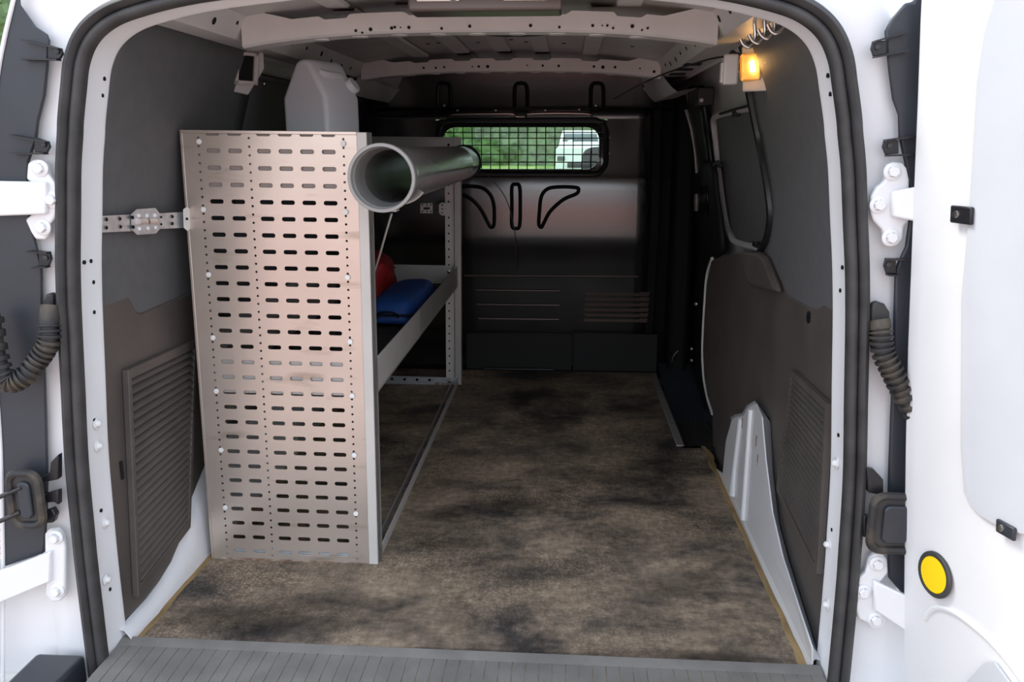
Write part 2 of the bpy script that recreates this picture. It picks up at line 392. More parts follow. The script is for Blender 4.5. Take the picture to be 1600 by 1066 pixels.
MB().prism(pts([(21, -30), (170, -30), (112, 70), (70, 74), (40, 40), (19, 8)], Y=1.366), (0, .006, 0)).build('upper_pillar', M['white'], frame)
# header above and light tightness
seal = MB(); sect = []
S = [(0, 0), (.4, .2), (1, .05), (1.15, -.45), (.75, -.62), (.45, -.40), (.1, -.62), (-.45, -.62), (-.9, -.30), (-.9, .1)]
Ls = loop(.016, -.30); rows = []
for i, p in enumerate(Ls):
    t = Ls[min(i+1, len(Ls)-1)]-Ls[max(i-1, 0)]; nrm = Vector((-t.z, 0, t.x)).normalized()
    if nrm.dot(p-Vector((XC, 0, .6))) < 0: nrm = -nrm
    rows.append([Vector((p.x, 1.352, p.z))+nrm*(a*.0165)+Vector((0, b*.026, 0)) for a, b in
                 ((-1, .2), (-1.02, -.25), (-.8, -.55), (-.45, -.62), (-.12, -.50), (0, -.22), (.12, -.52), (.5, -.78), (.85, -.68), (1.05, -.35), (1.05, .2))])
sl = MB().grid(rows).build('door_seal', M['rubber'], None, ang=70)
tag(sl, 'black rubber weatherstrip around the rear door opening', 'weatherstrip')

# holes and plugs on the flange
def flange_point(x, y, side):
    X = XC+side*.62
    for _ in range(10):
        p = at(x, y, X=X); X = XC+side*(lerp(p.z, WTAB)+.003)
    return at(x, y, X=X)
for side, lst in ((-1, [(163, 123, 1), (160, 149, 1.6), (132, 410, .8), (142, 408, .8), (146, 441, 1.3), (147, 488, .5), (148, 657, 1.0), (158, 798, 1.0), (172, 921, .9)]),
                  (1, [(1293, 118, 1), (1297, 147, 1.4), (1316, 418, .7), (1313, 454, 1.2), (1310, 680, .8), (1300, 828, .8)])):
    for x, y, s in lst:
        p = flange_point(x, y, side)
        MB().lathe([(0, 0), (.0035, 0), (.0035, .004)], p+Vector((-side*.0012, 0, 0)), (side, 0, 0), 10).build('frame_hole', M['hole'], frame).scale = (1, 1, 1)
for side, lst in ((-1, [(152, 697), (164, 817), (165, 906), (150, 662)]), (1, [(1308, 724), (1296, 851), (1294, 945)])):
    for x, y in lst:
        p = flange_point(x, y, side)
        MB().lathe([(.010, 0), (.010, .002), (.006, .003), (.005, .008), (.002, .010), (0, .010)], p, (-side, 0, 0), 14).build('white_plug', M['plug'], frame)

# ------------------------------------------------------------------ side walls
def wall_grid(side, zs, y0, y1f, off=0, yn=10):
    rows = []
    for z in zs:
        y1 = y1f(z); rows.append([Vector((wallx(z, side, off), y0+(y1-y0)*j/yn, z)) for j in range(yn+1)])
    return MB().grid(rows)
ZS = [.0, .1, .2, .3, .4, .5, .6, .7, .8, .85, .9, .95, 1.0, 1.05, 1.1, 1.138]
walls = {}
for side, nm in ((-1, 'wall_left'), (1, 'wall_right')):
    wl = struct(nm, ('left' if side < 0 else 'right')+' side of the load space with grey lining'); walls[side] = wl
    # outer skin and inner white pressing
    hl_ = [p for p in loop(.122, -.32) if (p.x-XC)*side >= -1e-6]
    MB().grid([[Vector((p.x, y, p.z)) for p in hl_] for y in (1.438, 2.4, 3.62)]).build('outer_skin', M['white'], wl)
    wall_grid(side, [-.05]+ZS+[1.2], YF+.005, lambda z: 3.50 if side < 0 else 2.06, .03).build('inner_pressing', M['white_in'], wl)
# left lining boards: rear and front of the lamp bracket
wl = walls[-1]
y_split = at(392, 130, X=-.765).y
wall_grid(-1, ZS[5:], YF+.006, lambda z: y_split, 0).build('lining_board', M['board'], wl, solid=.004)
wall_grid(-1, ZS[5:-1]+[1.085], y_split+.008, lambda z: 3.36, .008).build('lining_board', M['board'], wl, solid=.004)
for x, y in ((214, 62), (308, 85), (363, 100), (376, 160), (413, 131), (368, 195)):
    p = on_wall(x, y, -1)
    MB().lathe([(.005, 0), (.004, .003), (0, .003)], p, (1, 0, 0), 10).build('screw', M['steel'], wl)
# right lining board with curved front edge
wr = walls[1]
FE = sorted([(p.z, p.y) for p in (on_wall(x, y, 1) for x, y in ((1168, 112), (1176, 150), (1188, 210), (1198, 260), (1206, 310), (1208, 340), (1203, 370), (1190, 396), (1176, 420)))])
wall_grid(1, [.45]+ZS[6:]+[], YF+.006, lambda z: lerp(z, FE), 0).build('lining_board', M['board'], wr, solid=.004)
pth = [Vector((wallx(z, 1, -.003), y, z)) for z, y in FE]; pth.append(Vector((wallx(1.125, 1, -.004), FE[-1][1]+.08, 1.128)))
MB().tube(spline(pth, 6), .012, 8).build('door_opening_seal', M['black'], wr)
for x, y in ((1226, 80), (1190, 95), (1190, 160), (1205, 243), (1205, 289), (1207, 385)):
    p = on_wall(x+(8 if x < 1200 else 3), y, 1)
    MB().lathe([(.005, 0), (.004, .003), (0, .003)], p, (-1, 0, 0), 10).build('screw', M['steel'], wr)

# wheel arches
def strip3(name, A, B, C, parent, matn='white'):
    return MB().grid([A, B, C]).build(name, M[matn], parent, ang=50)
XA = .452
ridge = pts([(1143, 657), (1150, 652), (1162, 650), (1168, 638), (1181, 631), (1190, 652), (1196, 720), (1206, 800), (1222, 870), (1246, 945), (1268, 1012)], X=XA)
ridge[-1].z = max(ridge[-1].z, .012); ridge.append(Vector((XA+.006, 1.405, .01)))
bound = pts([(1143, 655), (1150, 650), (1162, 648), (1170, 636), (1183, 629), (1204, 660), (1208, 740), (1218, 820), (1234, 880), (1256, 950), (1277, 1018)], X=.4785)
bound.append(Vector((.4785, 1.405, .014)))
front = pts([(1143, 657), (1134, 690), (1129, 740), (1126, 790)], X=XA)
poly = ridge+[Vector((XA, 1.405, -.012))]+[Vector((XA+.001, 2.42, -.012))]+[front[2], front[1]]
MB().prism(poly, (.003, 0, 0)).build('wheel_arch', M['white'], wr, smooth=False)
MB().grid([ridge, [r.lerp(b, .5)+Vector((-.004, 0, .006)) for r, b in zip(ridge, bound)], bound]).build('wheel_arch_flank', M['white'], wr, ang=60)
for a, b in (((1158, 655), (1142, 800)), ((1174, 640), (1160, 838)), ((1149, 727), (1146, 775))):
    pa, pb = at(*a, X=XA), at(*b, X=XA); pb.z = max(pb.z, .02)
    MB().tube([pa, pa.lerp(pb, .5), pb], .007, 8).build('wheel_arch_rib', M['white'], wr)
m = MB()
for i, (x, y) in enumerate([(1160, 662), (1166, 700), (1182, 690), (1184, 720)]):
    p = at(x, y, X=XA-.0005); m.box(p.x-.001, p.x, p.y-.003, p.y+.004, p.z-.012, p.z+.014)
m.build('rust_streak', M['rust'], wr)
# left wheel arch
YS = [1.405, 1.46, 1.52, 1.58, 1.64, 1.70, 1.76, 1.85, 2.0, 2.3, 2.45]
bl = [(p.y, p.z) for p in pts([(195, 972), (222, 945), (246, 915), (268, 880), (283, 845), (300, 780), (318, 735), (330, 705)], X=-.840)]
bl = sorted(bl)
zt = [max(.014, lerp(y, bl)) if y < 1.9 else lerp(1.9, bl) for y in YS]
A = [Vector((XL-.006, y, -.012)) for y in YS]; A2 = [Vector((XL-.010, y, .008+.25*max(0, z-.03))) for y, z in zip(YS, zt)]
Bm = [Vector((XL-.022, y, .02+.72*max(0, z-.02))) for y, z in zip(YS, zt)]; C = [Vector((-.842, y, z)) for y, z in zip(YS, zt)]
MB().grid([A, A2, Bm, C]).build('wheel_arch', M['white'], wl, ang=60)

# moulded lower trims
def trim(side, X, outline_px, extra, parent, lab):
    P = pts(outline_px, X=X)+[Vector(e) for e in extra]
    o = MB().prism(P, (side*.02, 0, 0)).build('trim_panel', M['plastic'], parent, bevel=.006, seg=3); tag(o, lab); return o
tl = trim(-1, -.840, [(160, 452), (195, 456), (203, 464), (214, 486), (222, 489), (300, 455), (345, 437), (345, 690), (330, 706), (318, 735), (300, 780), (283, 845), (268, 880), (246, 915), (222, 945), (195, 972)],
          [(-.840, 1.408, .02), (-.840, 1.408, .690)], wl, 'dark brown grey moulded plastic')
trr = trim(1, .478, [(1309, 467), (1297, 468), (1288, 472), (1277, 481), (1262, 477), (1240, 466), (1230, 458), (1222, 440), (1207, 402), (1198, 394), (1172, 391), (1145, 397), (1120, 402), (1111, 408), (1104, 440), (1100, 500),
                    (1098, 545), (1100, 590), (1105, 620), (1113, 645), (1113, 700), (1122, 745), (1134, 700), (1143, 657), (1162, 650), (1170, 638), (1183, 631), (1204, 660), (1208, 740), (1218, 820), (1234, 880), (1256, 950), (1277, 1018)],
            [(.478, 1.408, .02), (.478, 1.408, .675)], wr, 'dark brown grey moulded plastic')
# white door aperture line in front of the right trim
MB().tube(spline(pts([(1113, 404), (1105, 430), (1101, 480), (1098, 545), (1100, 590), (1106, 622), (1114, 647)], X=.482), 5), .006, 6).build('aperture_edge', M['white_in'], wr)
# raised hump and louvres of the right trim
hp = pts([(1166, 394), (1172, 391), (1198, 394), (1207, 402), (1228, 457), (1205, 452), (1183, 448), (1172, 420)], X=.478)
MB().prism(hp, (-.022, 0, 0)).build('trim_hump', M['plastic'], trr, bevel=.018, seg=4)
def louvres(side, X, quad, n, parent):
    a, b, c, d = pts(quad, X=X)          # near-top, far-top, far-bottom, near-bottom
    ins = lambda p, q, t: p.lerp(q, t)
    cen = (a+b+c+d)/4
    fr = [p+(p-cen)*.10 for p in (a, b, c, d)]
    m = MB()
    for i in range(4):
        p, q = fr[i], fr[(i+1) % 4]; p2, q2 = (a, b, c, d)[i], (a, b, c, d)[(i+1) % 4]
        m.prism([p, q, q2, p2], (-side*.013, 0, 0))
    m.build('louvre_frame', M['plastic'], parent, bevel=.0015)
    for i in range(n):
        t0, t1 = i/n, (i+.70)/n
        p, q, r_, s_ = a.lerp(d, t0), b.lerp(c, t0), b.lerp(c, t1), a.lerp(d, t1)
        e = Vector((-side*.014, 0, 0)); k = Vector((-side*.001, 0, 0))
        mm = MB().add([p+k, q+k, r_+e, s_+e, p, q, r_, s_], [(0, 1, 2, 3), (2, 6, 7, 3), (0, 3, 7, 4), (1, 5, 6, 2)])
        mm.build('louvre', M['plastic'], parent, smooth=False)
louvres(-1, -.839, [(196, 592), (296, 545), (286, 815), (211, 912)], 24, tl)
louvres(1, .477, [(1299, 640), (1246, 590), (1226, 762), (1284, 880)], 22, trr)
p = at(1264, 496, X=.4775); MB().lathe([(.012, 0), (.012, .002), (0, .002)], p, (-1, 0, 0), 16).build('trim_cap', M['black'], trr)
p = at(213, 915, X=-.834); MB().lathe([(.005, 0), (.004, .003), (0, .003)], p, (1, 0, 0), 12).build('trim_screw', M['steel'], tl)
for side, X, q, par in ((-1, -.839, (190, 735), tl), (1, .477, (1287, 766), trr)):
    p = at(*q, X=X); MB().box(p.x-.002, p.x+.002, p.y-.004, p.y+.004, p.z-.018, p.z+.018).build('trim_slot', M['hole'], par)

# ------------------------------------------------------------------ sliding side door on the right
d3 = struct('door_3', 'white sliding side door with dark grey lining')
wall_grid(1, ZS+[1.2], 2.05, lambda z: 3.50, .055, 12).build('door_inner_skin', M['white_in'], d3)
def sheet(px, side, off, th, name, mt, parent, bevel=0, **k):
    P = [on_wall(x, y, side, off) for x, y in px]; n = len(P)
    c = sum(P, Vector())/n
    e = Vector((side*th, 0, 0))
    m = MB(); V = P+[p+e for p in P]+[c, c+e]
    F = [(i, (i+1) % n, 2*n) for i in range(n)]+[(i+n, 2*n+1, (i+1) % n+n) for i in range(n)]+[(i, i+n, (i+1) % n+n, (i+1) % n) for i in range(n)]
    return m.add(V, F).build(name, M[mt], parent, bevel=bevel, **k)
def vstrip(rows_, side, off, name, mt, parent, solid=.012):
    R_ = [[on_wall(xa_+(xb_-xa_)*k/4, y, side, off) for k in range(5)] for y, xa_, xb_ in rows_]
    return MB().grid(R_).build(name, M[mt], parent, solid=-solid*side)
LB = sorted([(p.z, p.y) for p in (on_wall(x, y, 1, .046) for x, y in ((1121, 184), (1124, 220), (1129, 260), (1133, 300), (1139, 340), (1144, 362), (1156, 378)))])
wall_grid(1, [LB[0][0]]+[LB[0][0]+(LB[-1][0]-LB[0][0])*k/12 for k in range(1, 13)], 2.06, lambda z: lerp(z, LB), .042).build('door_board', M['board'], d3)
pf = [on_wall(x, y, 1, .040) for x, y in ((1178, 166), (1150, 172), (1124, 179), (1116, 186), (1116, 200), (1119, 230), (1123, 265), (1128, 300), (1134, 340), (1139, 362), (1149, 377), (1165, 383), (1185, 388))]
MB().tube(spline(pf, 4), .011, 8).build('door_board_rim', M['white_in'], d3)
pf = [on_wall(x, y, 1, .040) for x, y in ((1100, 150), (1106, 200), (1112, 250))]
MB().tube(spline(pf, 4), .008, 8).build('door_rib', M['white_in'], d3)
for x, y in ((1148, 178), (1122, 258), (1180, 382)):
    p = on_wall(x, y, 1, .028); MB().box(p.x-.004, p.x+.012, p.y-.02, p.y+.02, p.z-.007, p.z+.007).build('board_clip', M['black'], d3, bevel=.002)
pc = [on_wall(x, y, 1, .02) for x, y in ((1125, 178), (1150, 170), (1178, 163))]
MB().tube(pc, .004, 6).build('board_edge_cable', M['black'], d3)
# black pillar trim with handle recess in front of the door
vstrip([(136, 1074, 1094), (200, 1078, 1103), (250, 1082, 1109), (300, 1084, 1116), (350, 1086, 1123), (396, 1086, 1127), (404, 1085, 1112), (440, 1082, 1103), (500, 1080, 1099), (560, 1080, 1097), (600, 1082, 1099), (640, 1090, 1110)], 1, .012, 'pillar_trim', 'black', d3)
vstrip([(252, 1096, 1112), (275, 1091, 1116), (300, 1087, 1118), (340, 1089, 1124), (372, 1098, 1127), (396, 1108, 1128)], 1, .002, 'handle_plate', 'bulkmatt', d3)
vstrip([(290, 1090, 1104), (336, 1089, 1105)], 1, -.003, 'door_handle_recess', 'groove', d3, .006)
vstrip([(303, 1084, 1088), (330, 1084, 1088)], 1, -.006, 'latch_plate', 'alu_grey', d3, .004)
MB().tube([on_wall(x, y, 1, .01) for x, y in ((1088, 285), (1100, 270), (1122, 254))], .008, 8).build('door_strap', M['black'], d3)
MB().tube(spline([on_wall(x, y, 1, .01) for x, y in ((1072, 172), (1080, 200), (1086, 235), (1089, 270))], 4), .006, 6).build('pillar_edge', M['alu_grey'], d3)
p = on_wall(1098, 153, 1, .0); MB().box(p.x-.02, p.x+.03, p.y-.03, p.y+.03, p.z-.025, p.z+.03).build('upper_roller', M['black'], d3, bevel=.005)
p = on_wall(1095, 157, 1, -.02); MB().cyl(p, p+Vector((0, -.012, 0)), .006, 12).build('roller_bolt', M['steel'], d3)
for x, y in ((1088, 475), (1081, 545), (1081, 563)):
    p = on_wall(x, y, 1, .0); MB().lathe([(.008, 0), (.006, .008), (0, .009)], p, (-.5, -1, 0), 12).build('latch_bolt', M['steel'], d3)
MB().tube(spline([at(1050, 566, Y=3.36), at(1053, 556, Y=3.36), at(1060, 548, Y=3.36)], 4), .006, 8).build('door_hook', M['black'], d3)

# ------------------------------------------------------------------ roof
ceil = struct('ceiling', 'bare grey painted roof with pressed cross ribs')
def roofz(x): return 1.218-.05*((x-XC)/.5)**2
xs = [XC+.5*i/12 for i in range(-12, 13)]
MB().grid([[Vector((x, y, roofz(x))) for x in xs] for y in (1.36, 1.8, 2.3, 2.8, 3.5)]).build('roof_skin', M['roof'], ceil)
# header between frame and roof
MB().grid([[Vector((p.x, YF+.012, p.z)) for p in loop(.012)[30:-30]], [Vector((p.x, YF+.03, p.z+.03)) for p in loop(.012)[30:-30]], [Vector((p.x, YF-.01, p.z+.18)) for p in loop(.012)[30:-30]]]).build('rear_header', M['white_in'], ceil)
# cant rails
for side in (-1, 1):
    prof = [(.565, 1.130), (.560, 1.137), (.542, 1.141), (.536, 1.136), (.484, 1.133), (.478, 1.138), (.462, 1.172), (.455, 1.178), (.425, 1.182), (.41, 1.20), (.40, 1.24)]
    MB().grid([[Vector((XC+side*a, y, z)) for a, z in prof] for y in (YF+.02, 1.9, 2.4, 2.9, 3.44)]).build('cant_rail', M['white_in'], ceil, ang=25)
    # holes in the rail face
    for i in range(11):
        y = 1.50+i*.115+.02*random.random(); t = random.choice((.35, .5, .65)); s = random.choice((.004, .005, .007))
        a, z = .478+(.462-.478)*t, 1.138+(1.172-1.138)*t
        MB().lathe([(0, 0), (s, 0), (s, .003)], (XC+side*(a-.0015), y, z), (side, 0, .45), 10).build('rail_hole', M['hole'], ceil)
    for i in range(5):   # slotted underside near the front
        y = 2.35+i*.16
        MB().box(XC+side*.51-.022, XC+side*.51+.022, y, y+.05, 1.131, 1.1335).build('rail_slot', M['hole'], ceil)
    MB().grid([[Vector((XC+side*a, y, z)) for a, z in ((.60, 1.10), (.52, 1.085), (.50, 1.10), (.47, 1.135))] for y in (2.75, 3.1, 3.44)]).build('rail_end_plate', M['white_in'], ceil, ang=25)
# cross ribs
def rib(y, zc, zend, hw, h, depth, notches, name='roof_rib'):
    n = 150; rows = [[], [], [], [], []]
    for i in range(n+1):
        u = -1+2*i/n; x = XC+u*hw
        zb = zc-(zc-zend)*abs(u)**3.0
        hh = h*(1+.9*max(0, abs(u)-.78)/.22)
        zt_ = zb+hh
        for nx in notches:
            if abs(x-nx) < .030: zt_ -= .007*min(1, (.030-abs(x-nx))/.006)
        rows[0].append(Vector((x, y+.012, zt_+.001))); rows[1].append(Vector((x, y, zt_))); rows[2].append(Vector((x, y-.002, zb+.004)))
        rows[3].append(Vector((x, y+.004, zb))); rows[4].append(Vector((x, y+depth, zb+.002)))
    r = MB().grid(rows).build(name, M['white_in'], ceil, ang=30)
    return lambda x: zc-(zc-zend)*abs((x-XC)/hw)**3.0, r
NX1 = [XC-.11, XC+.025, XC+.155, XC+.30, XC-.28]
f1, r1 = rib(1.76, 1.1435, 1.116, .47, .0395, .07, NX1)
NX2 = [XC-.15, XC-.02, XC+.10, XC-.28, XC+.25]
f2, r2 = rib(2.78, 1.148, 1.124, .47, .041, .07, NX2)
for yy, fz, rr, hs in ((1.758, f1, r1, [(612, 44, 2.2), (617, 42.6, 1.8), (626, 43, 1), (639, 43, 2.2), (690, 44.5, 1.9), (734, 41, 2.2), (829, 40, 2.2), (874, 42.5, 1.8), (926, 40, 2), (941, 40, 1), (949, 40, 1.6), (958, 44, 1.6), (1003, 47, 1.4), (1012, 44, 1.6), (556, 48, 2), (566, 51, 1.5), (988, 41, 2.5), (579, 46, 2.5)]),
                       (2.778, f2, r2, [(662, 106, 1.6), (681, 106, 1.6), (694, 105, 1.6), (738, 104, 1), (748, 104, 1.7), (762, 104, 2.2), (824, 102, 1), (848, 102.5, 1.6), (873, 103, 1.8), (928, 104, 1.8), (942, 105, 2.4), (961, 105, 1.8), (1000, 107, 1.1), (1022, 112, 2)])):
    for x, y, s in hs:
        p = at(x, y, Y=yy)
        MB().lathe([(0, 0), (s*yy/FPX*1.1, 0), (s*yy/FPX*1.1, .002)], p+Vector((0, -.0012, 0)), (0, 1, 0), 10).build('rib_hole', M['hole'], rr)
# rounded bosses under each rib
for y, fz, rr in ((1.80, f1, r1), (2.815, f2, r2)):
    for i in range(9):
        x = XC-.32+i*.08
        MB().lathe([(.018, 0), (.016, -.003), (0, -.004)], (x, y, fz(x)+.002), (0, 0, 1), 14).build('rib_boss', M['white_in'], rr)
# lengthwise roof straps
def strap(x0, x1, y0, y1, wdt):
    rows = []
    for i in range(5):
        t = i/4; y = y0+(y1-y0)*t; x = x0+(x1-x0)*t
        rows.append([Vector((x-wdt*.5, y, roofz(x)-.001)), Vector((x-wdt*.45, y, roofz(x)-.008)), Vector((x+wdt*.45, y, roofz(x)-.008)), Vector((x+wdt*.5, y, roofz(x)-.001))])
    MB().grid(rows).build('roof_strap', M['white_in'], ceil, ang=25)
for nx in NX1: strap(nx, nx, 1.43, 1.79, .05)
for nx in NX2: strap(nx, nx, 1.83, 2.79, .05)
for nx in NX2[:3]: strap(nx, nx, 2.85, 3.40, .05)
for x, y in ((XC-.22, 2.55), (XC+.06, 2.6), (XC+.17, 2.6), (XC+.02, 2.55), (XC-.08, 2.6), (XC+.36, 2.5), (XC-.19, 2.55), (XC+.2, 1.62), (XC+.24, 1.60), (XC-.21, 1.62), (XC-.24, 1.62)):
    MB().lathe([(0, 0), (.006, 0), (.006, .002)], (x, y, roofz(x)-.0012), (0, 0, 1), 10).build('roof_hole', M['hole'], ceil)
m = MB(); c = Vector((XC+.045, 2.32, roofz(XC+.045)-.004)); P = [c+Vector((.085*math.cos(a), .05*math.sin(a), 0)) for a in [2*PI*k/24 for k in range(24)]]
m.prism(P, (0, 0, -.010)).build('aerial_base_pad', M['black'], ceil, bevel=.003)

# latch bracket at the top of the rear frame
lbz = at(757, 17, Y=1.45)
lb = empty('latch_bracket', (lbz.x, 1.50, lbz.z+.013))
tag(lb, 'dark brown metal door latch bracket hanging from the rear roof edge', 'latch')
MB().box(-.125, .125, -.05, .02, -.013, .05).build('bracket_body', M['brownmetal'], lb, bevel=.005)
for s in (-1, 1):
    MB().box(s*.07-.04, s*.07+.03, -.054, -.048, .001, .03).build('bracket_plate', M['steel'], lb, bevel=.002)
    MB().lathe([(.016, .0), (.016, .016), (.012, .020), (0, .020)], (s*.07+.02, -.05, .018), (0, -1, 0), 20).build('roller', M['brownmetal'], lb)

# ------------------------------------------------------------------ bulkhead
bk = struct('wall_back', 'glossy black steel bulkhead behind the cab')
# surface y(z): vertical middle, leaning top, ledge, recessed base
BP = [(-.12, .066), (.155, .066), (.165, .064), (.395, .036), (.47, .022), (.545, .0), (.60, -.004), (.70, -.006), (.79, -.004), (.83, .008), (1.03, .030), (1.055, .018), (1.065, .0), (1.075, .005), (1.22, -.012), (1.30, -.02)]
def bky(z): return YB+lerp(z, BP)
wz0, wz1 = at(800, 264, Y=YB+.02).z, at(800, 199, Y=YB+.02).z
wx0, wx1 = at(693, 230, Y=YB+.02).x, at(936, 230, Y=YB+.02).x
def rrect(x0, x1, z0, z1, r, n=8, y=0.0):
    P = []
    for cx, cz, a0 in ((x1-r, z1-r, 0), (x0+r, z1-r, 90), (x0+r, z0+r, 180), (x1-r, z0+r, 270)):
        for k in range(n+1):
            a = math.radians(a0+90*k/n); P.append(Vector((cx+r*math.cos(a), y, cz+r*math.sin(a))))
    return P
# window opening: ring from rounded rectangle to a rectangle with matching point count
hole = rrect(wx0, wx1, wz0, wz1, .05)
ox0, ox1, oz0, oz1 = wx0-.03, wx1+.03, wz0-.03, wz1+.03
def on_rect(p):
    return Vector((min(max(p.x, ox0), ox1), 0, min(max(p.z, oz0), oz1)))
def ringout(p):
    cx, cz = (wx0+wx1)/2, (wz0+wz1)/2
    dx = (p.x-cx)/((wx1-wx0)/2); dz = (p.z-cz)/((wz1-wz0)/2); s = max(abs(dx), abs(dz))
    return Vector((cx+dx/s*(ox1-ox0)/2, 0, cz+dz/s*(oz1-oz0)/2))
m = MB(); mside = MB()
zl = sorted(set([oz0, oz1]+[z for z, _ in BP]+[.2, .25, .3, .35, .42, .445, .5, .52, .57, .65, .75]))
xl = [XC-.80, XC-.62, ox0, ox1, XC+.52, XC+.58, XC+.66, XC+.80]
def bx(x, z):
    u = (x-XC)
    side_off = 0
    if u > .50: side_off = -.0+(.10 if u > .55 else .015)
    if u < -.66: side_off = .02
    return Vector((x, bky(z)+side_off, z))
for i in range(len(zl)-1):
    for j in range(len(xl)-1):
        z0, z1, x0, x1 = zl[i], zl[i+1], xl[j], xl[j+1]
        if x0 >= ox0-1e-6 and x1 <= ox1+1e-6 and z0 >= oz0-1e-6 and z1 <= oz1+1e-6: continue
        k = 6
        for q in range(k):
            a, b = x0+(x1-x0)*q/k, x0+(x1-x0)*(q+1)/k
            (m if x1 <= XC+.521 else mside).add([bx(a, z0), bx(b, z0), bx(b, z1), bx(a, z1)], [(0, 1, 2, 3)])
mside.build('bulkhead_side', M['groove2'], bk)
bko = m.build('bulkhead_sheet', M['bulk'], bk, ang=50)
inner = [Vector((p.x, YB+.045, p.z)) for p in hole]; rim = [Vector((p.x, YB+.012, p.z)) for p in hole]
out = [bx(ringout(p).x, ringout(p).z) for p in hole]
w1 = struct('window_1', 'wide cab window in the bulkhead behind a wire grille')
MB().grid([inner+inner[:1], rim+rim[:1], out+out[:1]]).build('window_frame', M['bulk'], w1, ang=60)
MB().tube([Vector((p.x, bky(p.z)-.004, p.z)) for p in rrect(wx0-.016, wx1+.028, wz0-.02, wz1+.028, .055)], .011, 8, closed=True).build('window_seal', M['black'], w1)
MB().prism([Vector((p.x, YB+.040, p.z)) for p in hole], (0, .004, 0)).build('window_pane', M['glass'], w1, smooth=False)
# grille wires
yw = YB+.004
for i in range(18):
    x = at(693+14.3*i+2, 230, Y=yw).x
    if wx0-.012 < x < wx1+.012:
        MB().tube([(x, yw, wz0-.015), (x+.001, yw-.004, (wz0+wz1)/2), (x, yw, wz1+.015)], .0021, 6).build('grille_wire', M['black'], w1)
for y in (191, 207, 216, 227, 241.5, 253.5, 265):
    z = at(820, y, Y=yw).z
    MB().tube([(wx0-.012, yw+.003, z), (wx1+.012, yw+.003, z)], .0021, 6).build('grille_wire', M['black'], w1)
# bulkhead pressings
def press(px, r, closed=True, name='pressed_groove', mt='groove', sink=.0, n=6):
    P = [Vector((p.x, bky(p.z)+sink, p.z)) for p in pts(px, Y=YB)]
    Q = spline(P, n, closed)
    Q = [Vector((p.x, bky(p.z)+sink, p.z)) for p in Q]
    return MB().tube(Q, r, 8, closed=closed).build(name, M[mt], bk)
press([(800, 292), (806, 288), (812, 292), (813, 320), (812, 352), (806, 357), (800, 352), (800, 320)], .0075)
press([(842, 350), (846, 355), (850, 348), (860, 330), (880, 312), (900, 303), (904, 297), (900, 293), (875, 292), (856, 295), (846, 307), (843, 330)], .0075)
press([(772, 350), (767, 355), (762, 347), (750, 325), (735, 310), (716, 301), (714, 293), (730, 291), (752, 293), (766, 304), (772, 322)], .0075)
for x in (694, 814, 933):
    press([(x-10, 168), (x-10, 150), (x-9, 136), (x-5, 131), (x+5, 131), (x+9, 136), (x+10, 150), (x+10, 168)], .008, closed=False)
for a, b, y, r in ((724, 998, 433.5, .005), (742, 875, 457, .006), (743, 874, 480, .005), (745, 873, 503, .005)):
    press([(a, y-1), ((a+b)/2, y), (b, y+.6)], r*.9, closed=False, name='pressed_ridge', mt='ridge', sink=-.004)
press([(702, 184), (708, 179), (760, 178), (798, 178), (806, 182), (820, 182), (828, 178), (880, 177), (918, 178), (926, 181)], .005, closed=False, name='pressed_ridge', mt='ridge', sink=-.002)
for i in range(6):
    y = 462+i*8.55
    a, b = at(911, y, Y=YB), at(1018-.6*i, y, Y=YB); z = a.z
    yb = bky(z)
    MB().add([(a.x, yb+.002, z+.010), (b.x, yb+.002, z+.010), (b.x-.008, yb-.007, z-.005), (a.x+.008, yb-.007, z-.005), (a.x, yb+.01, z-.010), (b.x, yb+.01, z-.010)],
             [(0, 1, 2, 3), (0, 3, 4), (1, 5, 2), (3, 2, 5, 4)]).build('vent_louvre', M['ridge'], bk, smooth=False)
for a, b in ((728, 893), (896, 1026)):
    p, q = at(a, 521, Y=YB+.04), at(b, 583, Y=YB+.04)
    MB().box(p.x, q.x, YB+.04, YB+.062, 0.0, p.z).build('kick_panel', M['bulkmatt'], bk, bevel=.002)
p, q = at(756, 582, Y=YB+.02), at(864, 582, Y=YB+.02)
MB().tube([(p.x, YB+.02, .008), (q.x, YB+.02, .008)], .004, 8).build('floor_bar', M['black'], bk)
for x, y in ((694, 165), (931, 165), (714, 172), (774, 172), (852, 172), (952, 240), (952, 215), (905, 171)):
    p = at(x, y, Y=YB); MB().lathe([(.005, 0), (.004, .004), (0, .0045)], (p.x, bky(p.z), p.z), (0, -1, 0), 10).build('bolt', M['alu_grey'], bk)
# dark corner posts at both ends of the bulkhead
MB().box(XC-.70, XC-.60, YB-.06, YB+.05, 0, 1.12).build('corner_post', M['groove2'], bk, bevel=.02)
MB().box(XC+.60, XC+.68, YB-.06, YB+.10, -.04, 1.12).build('corner_post', M['groove2'], bk, bevel=.02)
# loose wire hanging over the bulkhead
MB().tube(spline([at(752, 268, Y=YB-.012), at(768, 280, Y=YB-.012), at(790, 310, Y=YB-.012), at(802, 350, Y=YB-.012), at(806, 385, Y=YB-.012), at(807, 425, Y=YB-.005)], 5), .0014, 6).build('loose_wire', M['black'], None)
tag(bpy.data.objects['loose_wire'], 'thin black wire drooping over the bulkhead below the window', 'wire')

